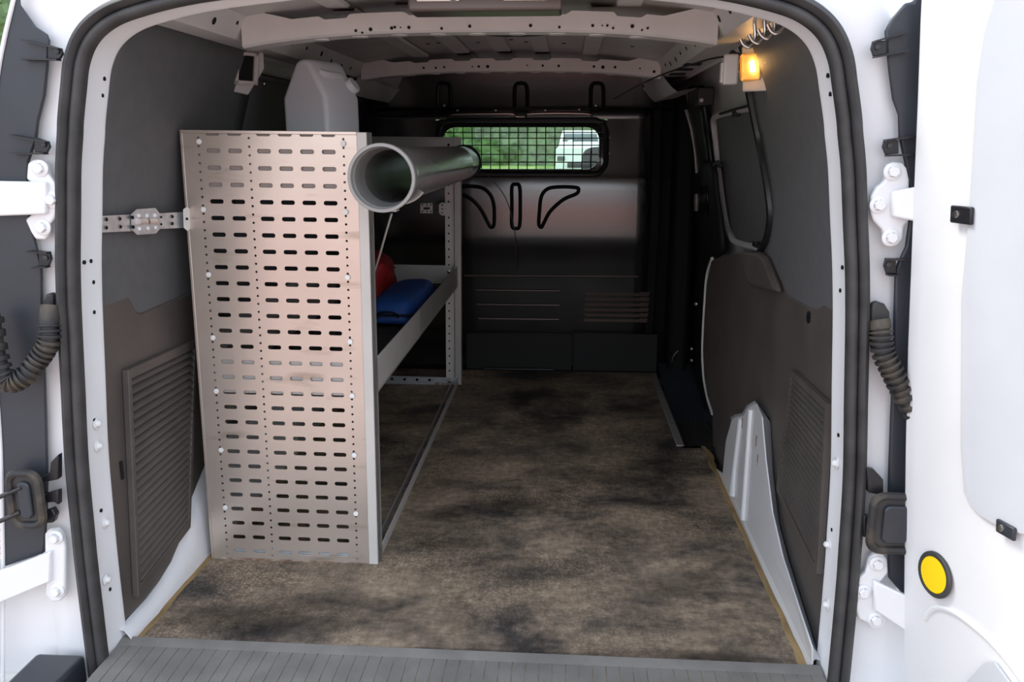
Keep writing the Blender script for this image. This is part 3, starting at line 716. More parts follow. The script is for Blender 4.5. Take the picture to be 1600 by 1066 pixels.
# ------------------------------------------------------------------ shelving unit
SX, SY = -.7965, 1.747
SH_Y1 = 3.25-SY          # local far end
sh = empty('shelving_unit', (SX, SY, 0), (0, .011, 0))
tag(sh, 'tall metal van shelving unit with a slotted beige end panel on the left', 'shelving')
PITCHZ = (.9161-.0226)/26; ZTOP = .957
def rowz(i): return .9161-(i-1)*PITCHZ
def hole_cell(x0, x1, z0, z1, H):
    outer = [Vector((x0, z0, 0)), Vector((x1, z0, 0)), Vector((x1, z1, 0)), Vector((x0, z1, 0))]
    tri = tessellate_polygon([outer, H]); V = outer+H
    return [Vector((v.x, 0, v.y)) for v in V], [tuple(t) for t in tri]
def stadium(cx, cz, w_, h_, n=4):
    r = h_/2; P = []
    for sx_, a0 in ((1, -90), (-1, 90)):
        for k in range(n+1):
            a = math.radians(a0+180*k/n); P.append(Vector((cx+sx_*(w_/2-r)+r*.8*math.cos(a), cz+r*math.sin(a), 0)))
    return list(reversed(P))
def circle(cx, cz, r, n=8): return [Vector((cx+r*math.cos(-2*PI*k/n), cz+r*math.sin(-2*PI*k/n), 0)) for k in range(n)]
bands = [(.0270, .0415, .0340, 'h'), (.0415, .0869, .0643, 's'), (.0869, .1325, .1097, 's'), (.1325, .1472, .1397, 'h'), (.1472, .1923, .1700, 's'),
         (.1923, .2370, .2147, 's'), (.2370, .2818, .2595, 's'), (.2818, .3275, .3042, 's'), (.3275, .3430, .3351, 'h')]
pm = MB()
def flat(x0, x1, z0, z1): pm.add([(x0, 0, z0), (x1, 0, z0), (x1, 0, z1), (x0, 0, z1)], [(0, 1, 2, 3)])
flat(0, .0270, 0, ZTOP); flat(.3430, .3628, 0, ZTOP)
zb = rowz(27)-PITCHZ/2
flat(.0270, .3430, 0, zb)
for x0, x1, cx, kd in bands:
    if kd == 's':
        for i in range(28):
            z0, z1 = rowz(i)-PITCHZ/2, min(rowz(i)+PITCHZ/2, ZTOP)
            pm.add(*hole_cell(x0, x1, z0, z1, stadium(cx, rowz(i), .031, .0092)))
    else:
        for i in range(56):
            zc = rowz(27)+(i-.5)*PITCHZ/2; z0, z1 = zc-PITCHZ/4, zc+PITCHZ/4
            if z1 > ZTOP: z1 = ZTOP
            if z0 > ZTOP-.009: break
            pm.add(*hole_cell(x0, x1, z0, z1, circle(cx, min(zc, z1-.005), .0026)))
        if z1 < ZTOP: flat(x0, x1, z1 if z0 < ZTOP-.009 else z0, ZTOP)
ep = pm.build('end_panel', M['alu'], sh, smooth=False, solid=.0018)
tag(ep, 'beige metal panel pierced with rows of slots')
MB().box(0, .3628, -.0035, .0, .9505, .957).build('top_lip', M['alu'], ep, bevel=.0008)
MB().box(-.004, .0015, -.001, .045, 0, .957).build('side_flange', M['alu'], ep, bevel=.0008)
MB().box(.02, .34, -.002, .0005, -.0005, .0045).build('rusty_foot_edge', M['rust'], ep)
# plugs and screws on the panel
plugsrc = None
for px, py in ((311, 221), (318, 327), (326, 429), (333, 527.5), (338, 611), (345.5, 703), (352, 793), (536, 221.5), (540, 328.5), (543, 431), (547, 531.5), (550, 616), (553.5, 709), (556, 800.5)):
    p = at(px, py, Y=SY-.002); lx = p.x-SX-.011*p.z
    if plugsrc is None:
        plugsrc = MB().lathe([(.0058, 0), (.0052, .002), (0, .0028)], (0, 0, 0), (0, -1, 0), 14).build('plug', M['plug'], ep); plugsrc.location = (lx, -.002, p.z)
    else: inst(plugsrc, ep, (lx, -.002, p.z))
# posts: near right, near left, far right, far left
def post(x0, x1, y0, y1, mt, name='post'):
    return MB().box(x0, x1, y0, y1, 0, .956).build(name, M[mt], sh, bevel=.0015)
post(.3628, .3838, -.004, .030, 'alu_edge')
post(.3838-.003, .3838, .0, .045, 'alu_grey', 'post_flange')
post(.0, .02, .030, .045, 'alu_grey')
def far_post(x0, x1):
    o = MB().box(x0, x1, SH_Y1-.03, SH_Y1, 0, .956).build('post', M['alu_grey'], sh, bevel=.0015); return o
fp = far_post(.3700, .3838+.012); far_post(.0, .02)
strip = MB().box(.335, .362, SH_Y1-.028, SH_Y1-.024, .0, .80).build('hole_strip', M['alu_edge'], sh)
MB().box(.3625, .3685, SH_Y1-.034, SH_Y1-.020, .0, .80).build('post_bead', M['alu_edge'], sh, bevel=.001)
hsrc = None
for i in range(26):
    z = .03+i*.03
    if hsrc is None: hsrc = MB().lathe([(0, 0), (.0035, 0), (.0035, .002)], (0, 0, 0), (0, 1, 0), 8).build('strip_hole', M['hole'], strip); hsrc.location = (.3485, SH_Y1-.0292, z)
    else: inst(hsrc, strip, (.3485, SH_Y1-.0292, z))
# middle tray
zt0, zt1 = .398, .476
tray = empty('middle_tray'); tray.parent = sh
MB().box(.02, .3838, .045, SH_Y1-.03, zt0, zt0+.003).build('tray_base', M['alu_grey'], tray)
MB().box(.03, .376, .05, SH_Y1-.035, zt0+.003, zt0+.010).build('tray_mat', M['mat'], tray)
jy = at(655, 490, X=-.41).y-SY
MB().box(.3795, .3838, .03, jy, zt0-.002, zt1).build('tray_lip', M['alu_edge'], tray, bevel=.0012)
MB().box(.3785, .3828, jy, SH_Y1-.004, zt0-.002, zt1-.001).build('tray_lip', M['alu_grey'], tray, bevel=.0012)
MB().box(.02, .023, .03, SH_Y1-.02, zt0, zt1).build('tray_back', M['alu_grey'], tray)
MB().box(.02, .38, .006, .010, zt0, zt1).build('tray_end', M['alu_grey'], tray)
MB().box(.02, .38, SH_Y1-.034, SH_Y1-.030, zt0, zt1+.002).build('tray_end', M['alu_edge'], tray)
for x in (.3485,):
    MB().lathe([(.007, 0), (.006, .003), (0, .004)], (x, SH_Y1-.034, zt1-.022), (0, -1, 0), 12).build('tray_bolt', M['steel'], tray)
# top tray
t2 = empty('top_tray'); t2.parent = sh
MB().box(.02, .318, .045, SH_Y1-.03, .850, .853).build('tray_base', M['alu_grey'], t2)
MB().box(.02, .37, .006, .010, .838, .952).build('tray_end', M['alu_brown'], t2)
MB().box(.02, .37, SH_Y1-.03, SH_Y1-.026, .895, .956).build('tray_end', M['alu_grey'], t2)
MB().box(.02, .3838, SH_Y1-.034, SH_Y1-.02, .948, .956).build('tray_rim', M['alu_grey'], t2, bevel=.001)
MB().box(.02, .023, .03, SH_Y1-.02, .85, .952).build('tray_back', M['alu_grey'], t2)
for x in (.115, .35):
    MB().lathe([(0, 0), (.005, 0), (.005, .002)], (x, SH_Y1-.0312, .928), (0, 1, 0), 10).build('tray_hole', M['hole'], t2)
# bottom rails
MB().box(.376, .3838, .02, SH_Y1-.02, .0, .006).build('floor_rail', M['alu_edge'], sh)
MB().box(.3805, .3838, .02, SH_Y1-.02, .0, .030).build('floor_rail_web', M['alu_edge'], sh, bevel=.001)
MB().box(.358, .362, .02, SH_Y1-.02, .0, .018).build('floor_rail_inner', M['alu_grey'], sh)
MB().box(.05, .375, SH_Y1-.036, SH_Y1-.032, .002, .034).build('foot_plate', M['galv'], sh)
MB().box(.29, .36, SH_Y1-.038, SH_Y1-.036, .001, .012).build('rust_patch', M['rust'], sh)
for x in (.12, .17, .22, .27):
    MB().lathe([(0, 0), (.006, 0), (.006, .002)], (x, SH_Y1-.0372, .022), (0, 1, 0), 8).build('plate_hole', M['hole'], sh)
MB().lathe([(.008, 0), (.006, .004), (0, .005)], (.3485, SH_Y1-.036, .02), (0, -1, 0), 12).build('foot_bolt', M['steel'], sh)
MB().box(.03, .355, .004, .007, .008, .032).build('foot_plate', M['galv'], sh)

# perforated wall strap at the near left corner of the shelving
st = empty('wall_strap'); st.parent = sh; tag(st, 'galvanised perforated steel strap')
def S2L(p): return Vector((p.x-SX-.011*p.z, p.y-SY, p.z))
def sy(x): return 1.43+(1.742-1.43)*(x-150)/(292-150)
def strap_poly(px, Y, th, name, mt, bevel=.0015):
    return MB().prism([S2L(at(x, y, Y=sy(x)+Y-1.75)) for x, y in px], (0, -th, 0)).build(name, M[mt], st, bevel=bevel, smooth=False)
strap_poly([(150, 338), (212, 335), (214, 361), (150, 364)], 1.752, .003, 'strap_arm', 'galv')
strap_poly([(242, 334), (288, 331), (290, 356), (244, 358)], 1.756, .003, 'strap_arm', 'galv')
strap_poly([(206, 335), (215, 327), (243, 325), (249, 333), (250, 358), (244, 365), (216, 367), (207, 359)], 1.748, .004, 'strap_clamp', 'galv')
strap_poly([(287, 327), (293, 323), (297, 326), (298, 357), (294, 361), (288, 356)], 1.744, .004, 'strap_hook', 'plug')
for x, y, s, mt, Y in ((166, 343, 3, 'hole', 1.7485), (187, 342, 3, 'hole', 1.7485), (166, 356, 3, 'hole', 1.7485), (188, 354.5, 3, 'hole', 1.7485), (207, 340, 3, 'hole', 1.7435), (208, 355, 3, 'hole', 1.7435),
                    (269, 338.5, 3, 'hole', 1.7525), (269, 349.5, 3, 'hole', 1.7525), (252, 339.5, 2, 'hole', 1.7525), (252, 350.5, 2, 'hole', 1.7525), (292, 342, 2.5, 'hole', 1.7395),
                    (217, 337, 3, 'plug', 1.7435), (229.5, 337, 3, 'plug', 1.7435), (242, 336.5, 3, 'plug', 1.7435), (218, 357.5, 3, 'plug', 1.7435), (231, 356.5, 3, 'plug', 1.7435), (243, 355.5, 3, 'plug', 1.7435)):
    p = S2L(at(x, y, Y=sy(x)+Y-1.75)); r = s*1.6/FPX
    MB().lathe([(r, 0), (r, .0006), (0, .0008)], p, (0, -1, 0), 10).build('strap_hole' if mt == 'hole' else 'strap_rivet', M[mt], st)
for x0, x1 in ((216, 228), (231, 243)):
    a, b = S2L(at(x0, 346.5, Y=sy(x0)-.007)), S2L(at(x1, 346, Y=sy(x1)-.007))
    MB().tube([a, b], .006, 10).build('strap_bolt', M['steel'], st)
# small bracket on the far post
sb = empty('far_strap'); sb.parent = sh; tag(sb, 'small galvanised perforated bracket')
for name, px in (('bracket_plate', [(657, 317), (676, 316), (676, 332), (657, 332)]), ('bracket_plate', [(686, 318), (690, 315), (706, 316), (706, 336), (690, 335), (686, 331)])):
    MB().prism([S2L(at(x, y, Y=3.2)) for x, y in px], (0, -.003, 0)).build(name, M['alu_edge'], sb, smooth=False)
MB().prism([S2L(at(x, y, Y=3.205)) for x, y in [(675, 320), (688, 320), (688, 328), (675, 328)]], (0, -.002, 0)).build('bracket_link', M['black'], sb, smooth=False)
for x, y in ((660, 319), (667, 319), (673, 319), (660, 329), (667, 329), (673, 329), (691, 319), (691, 325), (691, 331)):
    MB().lathe([(.003, 0), (.003, .0006), (0, .0008)], S2L(at(x, y, Y=3.1968)), (0, -1, 0), 8).build('bracket_hole', M['hole'], sb)
MB().tube([S2L(at(662, 324.5, Y=3.195)), S2L(at(672, 324, Y=3.195))], .005, 8).build('bracket_bolt', M['steel'], sb)

# ------------------------------------------------------------------ jerrycan on the top tray
jc = empty('jerrycan', (at(502, 150, Y=2.10).x, 2.10, .8535), (0, 0, math.radians(-24)))
tag(jc, 'milky white plastic jerrycan standing on top of the shelving', 'jerrycan')
hw, hd, hb, ht = .068, .063, .182, .268
prof = [(-hw, .0), (hw, .0), (hw, hb), (hw*.30, ht-.004), (hw*.10, ht), (-hw*.10, ht), (-hw*.30, ht-.004), (-hw, hb)]
rows = []
for y, k in ((-hd, .93), (-hd+.014, 1.0), (0, 1.0), (hd-.014, 1.0), (hd, .93)):
    rows.append([Vector((x*k, y, (z-.14)*(.97 if k < 1 else 1)+.14)) for x, z in prof])
o_ = MB().grid(rows, closed=True); n8 = len(prof)
o_.f.append(tuple(range(n8))); o_.f.append(tuple(range(4*n8, 5*n8)))
body = o_.build('body', M['can'], jc, bevel=.008, seg=4)
MB().tube(spline([(hw*.45, -.040, .238), (hw*.60, -.028, .234), (hw*.64, .0, .233), (hw*.62, .02, .233), (hw*.5, .034, .232)], 4), .009, 8).build('handle', M['can'], jc)
MB().lathe([(.020, 0), (.020, .018), (.018, .021), (0, .021)], (hw*.62, .052, .205), (.75, .2, .55), 18).build('cap', M['can'], jc)

# ------------------------------------------------------------------ drain pipe beside the top tray
yn, yf = 1.52, 2.90
pc0 = at(595.5, 278.5, Y=yn); pc1 = at(726, 254, Y=yf)
dp = empty('drain_pipe', pc0); tag(dp, 'long grey plastic drain pipe with wide socket lying beside the shelf top', 'pipe')
ax = (pc1-pc0); Lp = ax.length; ax.normalize()
R0, R1 = .0613, .0530
MB().lathe([(R0-.006, .0), (R0-.001, .0005), (R0, .003), (R0, .010), (R0-.004, .013)], (0, 0, 0), ax, 48).build('pipe_rim', M['piperim'], dp)
MB().lathe([(R0-.006, .0), (R0-.0075, .004), (R0-.0075, .010), (R0-.005, .013), (R0-.005, .020), (R0-.008, .024), (R0-.0085, .07), (R1-.004, .09)], (0, 0, 0), ax, 48).build('socket_lining', M['piperim'], dp)
MB().lathe([(R0-.004, .012), (R0-.003, .016), (R0-.003, .062), (R1+.001, .080)], (0, 0, 0), ax, 48).build('socket', M['pipe'], dp)
MB().lathe([(R1, .078), (R1, Lp*.5), (R1, Lp-.26), (R1+.0006, Lp-.255), (R1+.0006, Lp-.25), (R1, Lp-.245), (R1, Lp), (R1-.004, Lp)], (0, 0, 0), ax, 48).build('pipe_body', M['pipe'], dp)
MB().lathe([(R1-.004, .09), (R1-.004, Lp)], (0, 0, 0), ax, 40).build('pipe_bore', M['pipe'], dp)
# straps that carry it
for k, yy in enumerate((1.70, 2.88)):
    t = (yy-yn)/ax.y; c = ax*t
    P = [c+Vector((-math.cos(a)*(R1+.003), 0, math.sin(a)*(R1+.003))) for a in [math.radians(d) for d in range(-20, 205, 15)]] if k else [c+Vector((math.cos(a)*(R1+.003), 0, math.sin(a)*(R1+.003))) for a in [math.radians(d) for d in range(180, 330, 12)]]
    if k: P = [c+Vector((math.cos(a)*(R1+.003), 0, math.sin(a)*(R1+.003))) for a in [math.radians(d) for d in range(0, 361, 15)]]
    MB().tube(P, .0035, 6).build('carrying_strap' if k else 'carrying_hook', M['black' if k else 'alu_grey'], dp)
p = at(618, 327, Y=1.80)-pc0
MB().box(p.x-.012, p.x+.006, p.y-.02, p.y+.01, p.z-.004, p.z+.010).build('hook_tab', M['alu_edge'], dp, bevel=.001)
cord = MB().tube(spline([at(612, 334, Y=1.82), at(602, 368, Y=1.83), at(592, 403, Y=1.85), at(583, 430, Y=1.87)], 4), .0024, 6).build('hanging_cord', M['alu_grey'], None)
tag(cord, 'thin grey cord hanging below the socket end of the pipe', 'cord')

# ------------------------------------------------------------------ bags on the middle tray
def soft_box(name, L_, W_, H_, mt, parent, seed, amp=.01, nx=14, ny=10, nz=6, taper=.12):
    bm = bmesh.new(); bmesh.ops.create_cube(bm, size=2.0); bmesh.ops.subdivide_edges(bm, edges=bm.edges, cuts=7, use_grid_fill=True)
    for v in bm.verts:
        x, y, z = v.co
        e = 5.0; r = (abs(x)**e+abs(y)**e+abs(z)**e)**(1/e)
        x, y, z = x/r, y/r, z/r
        k = 1-taper*(z*.5+.5)
        p = Vector((x*W_/2*k, y*L_/2*k, (z*.5+.5)*H_))
        d = noise.noise_vector(p*18+Vector((seed, 0, 0)))*amp
        if z < -.9: d.z = 0
        v.co = p+d
    me = bpy.data.meshes.new(name); bm.to_mesh(me); bm.free()
    for q in me.polygons: q.use_smooth = True
    me.materials.append(M[mt]); o = bpy.data.objects.new(name, me); COL.objects.link(o); o.parent = parent
    s = o.modifiers.new('sub', 'SUBSURF'); s.levels = 1; s.render_levels = 1
    return o
zm = zt0+.010
c = at(636, 478, Z=zm+.02)
bb = empty('blue_pouch', (-.500, 2.62, zm+.001), (0, 0, math.radians(-1)))
tag(bb, 'blue zipped nylon pouch lying flat on the middle tray', 'bag')
soft_box('pouch_body', .50, .142, .082, 'blue', bb, 3, .007)
zp = rr_ = [Vector((a*.072, b*.247, .040)) for a, b in ((-1, -.9), (-.9, -1), (0, -1.015), (.9, -1), (1, -.9), (1.01, 0), (1, .9), (.9, 1), (-.9, 1), (-1, .9))]
MB().tube(zp, .0035, 6, closed=True).build('zip', M['black'], bb)
MB().tube(spline([(-.03, -.253, .034), (-.02, -.262, .05), (.02, -.262, .05), (.03, -.253, .034)], 4), .003, 6).build('carry_loop', M['black'], bb)
c2 = at(596, 450, Z=zm+.07)
rb = empty('red_pouch', (-.676, 2.86, zm+.001), (0, 0, math.radians(4)))
tag(rb, 'red nylon bag slumped behind the blue pouch on the middle tray', 'bag')
soft_box('bag_body', .28, .175, .155, 'red', rb, 11, .022, taper=.10)
MB().tube(spline([(.084, -.11, .09), (.086, 0, .105), (.082, .11, .09)], 5), .003, 6).build('bag_seam', M['red'], rb)

# ------------------------------------------------------------------ roof fittings
# lit lamp on the right rail
p = on_wall(1177, 104, 1, -.012)
lp = empty('load_lamp', p, (0, math.radians(-8), math.radians(48))); tag(lp, 'small lit amber load lamp on the right roof rail', 'lamp')
MB().box(-.006, .014, -.04, .024, -.050, .042).build('lamp_bracket', M['sensor'], lp, bevel=.003)
MB().box(-.012, -.006, -.022, .022, -.026, .026).build('lamp_reflector', M['lampback'], lp, bevel=.003)
m = MB(); m.prism(rrect(-.019, .019, -.027, .027, .010), (0, 0, 0))
lens_rows = []
for k, dx in ((1.0, -.006), (1.0, -.018), (.82, -.024)):
    lens_rows.append([Vector((dx, q.x*k, q.z*k)) for q in rrect(-.021, .021, -.028, .028, .010)])
lm = MB().grid(lens_rows, closed=True); nl = len(lens_rows[0]); lm.f.append(tuple(range(2*nl, 3*nl)))
lm.build('lamp_lens', M['lens'], lp)
MB().tube([(-.014, -.008, -.010), (-.014, -.004, .012)], .005, 10).build('bulb', M['bulb'], lp)
ld = bpy.data.lights.new('load_lamp_light', 'POINT'); ld.energy = .022; ld.color = (1, .62, .28); ld.shadow_soft_size = .02
lo_ = bpy.data.objects.new('load_lamp_light', ld); COL.objects.link(lo_); lo_.parent = lp; lo_.location = (-.036, -.01, .0)
# unlit lamp housing on the left rail
p = on_wall(383, 106, -1, -.01)
hl = empty('lamp_housing', p, (0, math.radians(12), math.radians(-38))); tag(hl, 'empty pale lamp housing with black opening on the left roof rail', 'lamp')
MB().prism([(0, -.045, .055), (0, .045, .055), (0, .052, .0), (0, .012, -.062), (0, -.050, -.052)], (-.012, 0, 0)).build('housing_plate', M['sensor'], hl, bevel=.003)
MB().prism(rrect(-.027, .027, -.036, .036, .008), (0, 0, 0))
m = MB()
for (y0, y1, z0, z1) in ((-.030, -.020, -.036, .036), (.020, .030, -.036, .036), (-.030, .030, .028, .036), (-.030, .030, -.036, -.028)):
    m.box(-.002, .008, y0, y1, z0, z1)
m.build('housing_rim', M['sensor'], hl, bevel=.001)
MB().box(-.001, .002, -.020, .020, -.028, .028).build('housing_opening', M['hole'], hl)
# white sensor box hanging by the lamp
p = at(1141, 108, Y=1.80)
se = empty('sensor_box', p); tag(se, 'off white plastic box hanging from the roof rail beside the lit lamp', 'sensor')
MB().box(-.0145, .0145, -.012, .018, -.030, .028).build('box_body', M['sensor'], se, bevel=.004)
MB().box(-.019, -.0145, -.006, .010, -.026, .012).build('box_clip', M['sensor'], se, bevel=.001)
MB().tube(spline([Vector((-.014, .0, .024)), Vector((-.05, .06, .02)), Vector((-.13, .25, .0)), Vector((-.2, .55, -.03))], 6), .002, 6).build('box_cable', M['black'], se)
# four bent steel hooks
hk = empty('hook_rack', at(1195, 15, Y=1.52)); tag(hk, 'row of four bright steel J hooks under the right roof edge', 'hook')
o0 = hk.location
hook_px = [((1177, 12), (1180, 58), (1172, 73), (1162, 70), (1157, 61)), ((1193, 12), (1195, 52), (1186, 67), (1176, 64), (1170, 54)),
           ((1209, 15), (1210, 46), (1200, 60), (1190, 56), (1184, 46)), ((1228, 24), (1226, 42), (1214, 52), (1205, 49), (1199, 38))]
for i, h in enumerate(hook_px):
    Y = 1.60-.035*i
    P = [at(x, y, Y=Y)-o0 for x, y in h]; P.insert(0, P[0]+Vector((0, .01, .05)))
    MB().tube(spline(P, 6), .0032, 8).build('hook', M['steel'], hk)
a, b = at(1176, 20, Y=1.602)-o0, at(1230, 24, Y=1.497)-o0
MB().tube([a+Vector((-.01, 0, .012)), b+Vector((.01, 0, .012))], .005, 8).build('hook_bar', M['brownmetal'], hk)

# ------------------------------------------------------------------ pillar covers, hinges, conduits and door checks
YP = 1.352
def prism_px(px, Y, th, name, mt, parent, bevel=.0, seg=2):
    return MB().prism(pts(px, Y=Y), (0, -th, 0)).build(name, M[mt], parent, bevel=bevel, seg=seg)
def root_at(name, x, y, Y=YP):
    return empty(name)
cov = {-1: [(32, -12), (34, 8), (58, 42), (76, 54), (80, 64), (77, 110), (73, 150), (63, 190), (60, 218), (48, 252), (46, 300), (50, 345), (60, 385), (68, 415), (69, 500), (72, 560), (75, 650), (77, 740), (76, 800), (72, 862), (7, 884), (3, 700), (-6, 560), (-14, 420), (-12, 250), (-2, 130), (10, 60), (24, 0), (30, -20)],
       1: [(1430, -15), (1424, 4), (1412, 5), (1390, 30), (1380, 50), (1386, 110), (1392, 155), (1401, 180), (1402, 215), (1410, 250), (1417, 290), (1418, 340), (1412, 385), (1404, 402), (1396, 420), (1394, 500), (1393, 560), (1389, 650), (1386, 740), (1384, 830), (1386, 900), (1420, 940), (1470, 960), (1490, -15)]}
tabs = {-1: [((40, 62), (40, 92), (78, 70), (78, 92), (98, 76), (96, 93), (90, 80)), ((22, 210), (22, 238), (57, 214), (57, 238), (78, 221), (76, 239), (69, 226)), ((48, 391), (56, 416), (64, 391), (64, 416), (80, 393), (79, 415), (72, 403))],
        1: [((1414, 50), (1415, 79), (1383, 64), (1383, 85), (1362, 65), (1363, 89), (1371, 74)), ((1432, 211), (1432, 240), (1402, 219), (1402, 240), (1380, 218), (1382, 242), (1390, 228)), ((1412, 403), (1402, 428), (1398, 404), (1398, 427), (1382, 403), (1383, 427), (1388, 414))]}
for side, px in cov.items():
    pcv = empty('pillar_cover'); tag(pcv, 'blue black plastic cover clipped on the %s rear door pillar' % ('left' if side < 0 else 'right'), 'cover')
    P = pts(px, Y=YP+.002)
    MB().prism(P, (0, -.008, 0)).build('cover_shell', M['cover'], pcv, bevel=.004)
    for t in tabs[side]:
        a, b, c_, d, e, f_, s_ = t
        x0, x1 = sorted((c_[0], e[0]))
        tb = prism_px([(c_[0], c_[1]), (e[0], e[1]), (e[0]+(3 if side < 0 else -3), (e[1]+f_[1])/2), (f_[0], f_[1]), (d[0], d[1])], YP-.006, .006, 'clip_tab', 'black', pcv, bevel=.001)
        for q, r_ in ((a, (e[0], e[1])), (b, (f_[0], f_[1]))):
            A_, B_ = at(*q, Y=YP-.008), at(*r_, Y=YP-.008)
            MB().prism([A_, B_, B_+Vector((0, 0, -.0025)), A_+Vector((0, 0, -.0025))], (0, -.014, 0)).build('clip_rib', M['black'], tb)
        MB().lathe([(.004, 0), (.004, .003), (0, .004)], at(*s_, Y=YP-.012), (0, -1, 0), 10).build('clip_screw', M['cover'], tb)

# rear doors ----------------------------------------------------------------
TH = math.radians(16)
def make_door(name, side, edge_px, lab):
    d = struct(name, lab)
    E = sorted([(p.z, p.x) for p in pts(edge_px, Y=1.318)])
    dirv = Vector((side*math.sin(TH), -math.cos(TH), 0)); nout = Vector((side*math.cos(TH), math.sin(TH), 0))
    return d, (lambda z: Vector((lerp(z, E), 1.318, z))), dirv, nout
dr, ER, dR, nR = make_door('door_2', 1, [(1441, -60), (1437, 0), (1432, 150), (1427, 270), (1422, 400), (1416, 560), (1413, 700), (1411, 880), (1410, 1066), (1412, 1250)], 'open right rear door with pale grey lining')
ZD = [-.22+.06*i for i in range(27)]
def dpt(z, t, n=0): return ER(z)+dR*t+nR*n
cols = [(.012, .070), (.004, .012), (.0, .006), (.0015, .0015), (.006, .0), (.03, .001), (.06, .002), (.66, .004), (.70, .03), (.70, .08), (.012, .070)]
MB().grid([[dpt(z, t, n) for t, n in cols] for z in ZD]).build('door_shell', M['white'], dr, ang=50)
def on_door(x, y, n=0):
    z = .6
    for _ in range(15):
        o = ER(z)+nR*n; dd = cF+cR*((x-800)/FPX)+cU*((533-y)/FPX)
        k = (o-cO).dot(nR)/dd.dot(nR); p = cO+dd*k; z = p.z
    return p
def tz(x, y, n=0):
    p = on_door(x, y, n); return p.z, (p-ER(p.z)).dot(dR)
bt = [tz(x, y, -.003) for x, y in ((1640, -90), (1600, -60), (1572, -30), (1555, 0), (1540, 50), (1528, 130), (1522, 230), (1516, 330), (1510, 400), (1504, 470), (1503, 700), (1508, 770), (1518, 792), (1534, 807), (1566, 825), (1602, 835), (1650, 846))]
bt += [(bt[-1][0], .60), (bt[0][0], .60)]
MB().prism([dpt(z, t, -.001) for z, t in bt], -nR*.003).build('door_lining', M['doorboard'], dr, smooth=False)
MB().tube([dpt(z, t-.001, -.001) for z, t in bt[:-2]], .0025, 6).build('lining_edge', M['sensor'], dr)
for cx, cy, sc, mt in ((1504, 336, 1, 'black'), (1573, 828, .8, 'cover')):
    p = on_door(cx, cy, -.006); z, t = tz(cx, cy, -.006)
    o = MB(); zt_, tt = .012*sc, .020*sc
    o.prism([dpt(z-zt_, t-tt, -.004), dpt(z-zt_, t+tt, -.004), dpt(z+zt_, t+tt, -.004), dpt(z+zt_, t-tt, -.004)], -nR*.006)
    cl = o.build('lining_clip', M[mt], dr, bevel=.002)
    MB().lathe([(.0055, 0), (.005, .002), (0, .003)], dpt(z, t-.008*sc, -.010), -nR, 12).build('clip_screw', M['steel'], cl)
# pull pocket rim low on the door
rim_ = spline([on_door(x, y, .002) for x, y in ((1446, 965), (1462, 950), (1490, 956), (1530, 985), (1565, 1020), (1600, 1066), (1630, 1110))], 5)
MB().tube(rim_, .005, 8).build('pull_pocket_rim', M['white'], dr)
lowp = [tz(x, y, -.002) for x, y in ((1512, 1066), (1540, 1036), (1556, 1036), (1578, 1066), (1590, 1100), (1500, 1100))]
MB().prism([dpt(z, t, -.001) for z, t in lowp], -nR*.004).build('lower_lining', M['doorboard'], dr, smooth=False)
# yellow reflector
rp_ = on_door(1462, 898, -.002); ref = empty('reflector', rp_); tag(ref, 'round yellow reflector in black ring on the right rear door', 'reflector')
MB().lathe([(.036, 0), (.036, .003), (.034, .005), (.029, .005), (.029, .003)], (0, 0, 0), -nR, 32).build('reflector_ring', M['rubber'], ref)
MB().lathe([(.029, .003), (.028, .0045), (0, .006)], (0, 0, 0), -nR, 32).build('reflector_lens', M['yellow'], ref)

# left door: almost out of the picture, its hinge edge shows at the frame border
dl, ELf, dL, nL = make_door('door_1', -1, [(38, -80), (22, 0), (8, 60), (-4, 130), (-14, 250), (-16, 420), (-8, 560), (2, 700), (5, 880), (6, 980), (6, 1100)], 'open left rear door')
MB().tube(spline(pts([(36, -80), (21, 0), (7, 60), (-5, 130), (-15, 250), (-17, 420), (-9, 560), (1, 700), (5, 880), (5, 980), (5, 1100)], Y=1.345), 5), .0035, 8).build('body_lip', M['white'], frame)
TL = math.radians(82); dL = Vector((-math.sin(TL), -math.cos(TL), 0)); nL = Vector((-math.cos(TL), math.sin(TL), 0))
def lpt(z, t, n=0): return ELf(z)+Vector((-.058, .0, 0))+dL*t+nL*n
cols = [(.016, .045), (.004, .007), (.0, .003), (.0015, .0), (.006, .0), (.03, .001), (.66, .004), (.70, .03), (.70, .06), (.016, .045)]
MB().grid([[lpt(z, t, n) for t, n in cols] for z in ZD]).build('door_shell', M['white'], dl, ang=50)
MB().grid([[lpt(z, t, -.003) for t in (.12, .4, .62)] for z in (.25, .6, .9, 1.15)]).build('door_lining', M['doorboard'], dl, solid=.004)

def hinge(plate, arm, bolts, parent, arm_end_y=-.02, dirty=False):
    pl = prism_px(plate, YP-.001, .013, 'hinge', 'white', parent, bevel=.004, seg=3)
    a = pts(arm, Y=YP-.012)
    for q in (1, 2): a[q] = a[q]+Vector((0, arm_end_y, 0))
    MB().prism(a, (0, -.012, 0)).build('hinge_arm', M['white'], pl, bevel=.003)
    for b in bolts:
        c0 = at(*b, Y=YP-.013)
        MB().lathe([(.0135, 0), (.0135, .003), (.0115, .0045), (.008, .005)], c0, (0, -1, 0), 20).build('hinge_washer', M['white'], pl)
        MB().lathe([(.0085, .003), (.0085, .010), (.0075, .0115), (0, .0115)], c0, (0, -1, 0), 6).build('hinge_bolt', M['white'], pl, ang=20)
hinge([(50, 255), (58, 249), (72, 249), (80, 258), (83, 272), (92, 284), (98, 300), (97, 325), (92, 340), (84, 350), (84, 364), (77, 374), (62, 373), (55, 362), (46, 342), (62, 330), (60, 288), (48, 280)],
      [(78, 284), (-30, 281), (-30, 337), (78, 334)], [(64, 263), (83, 312), (68, 355)], dl)
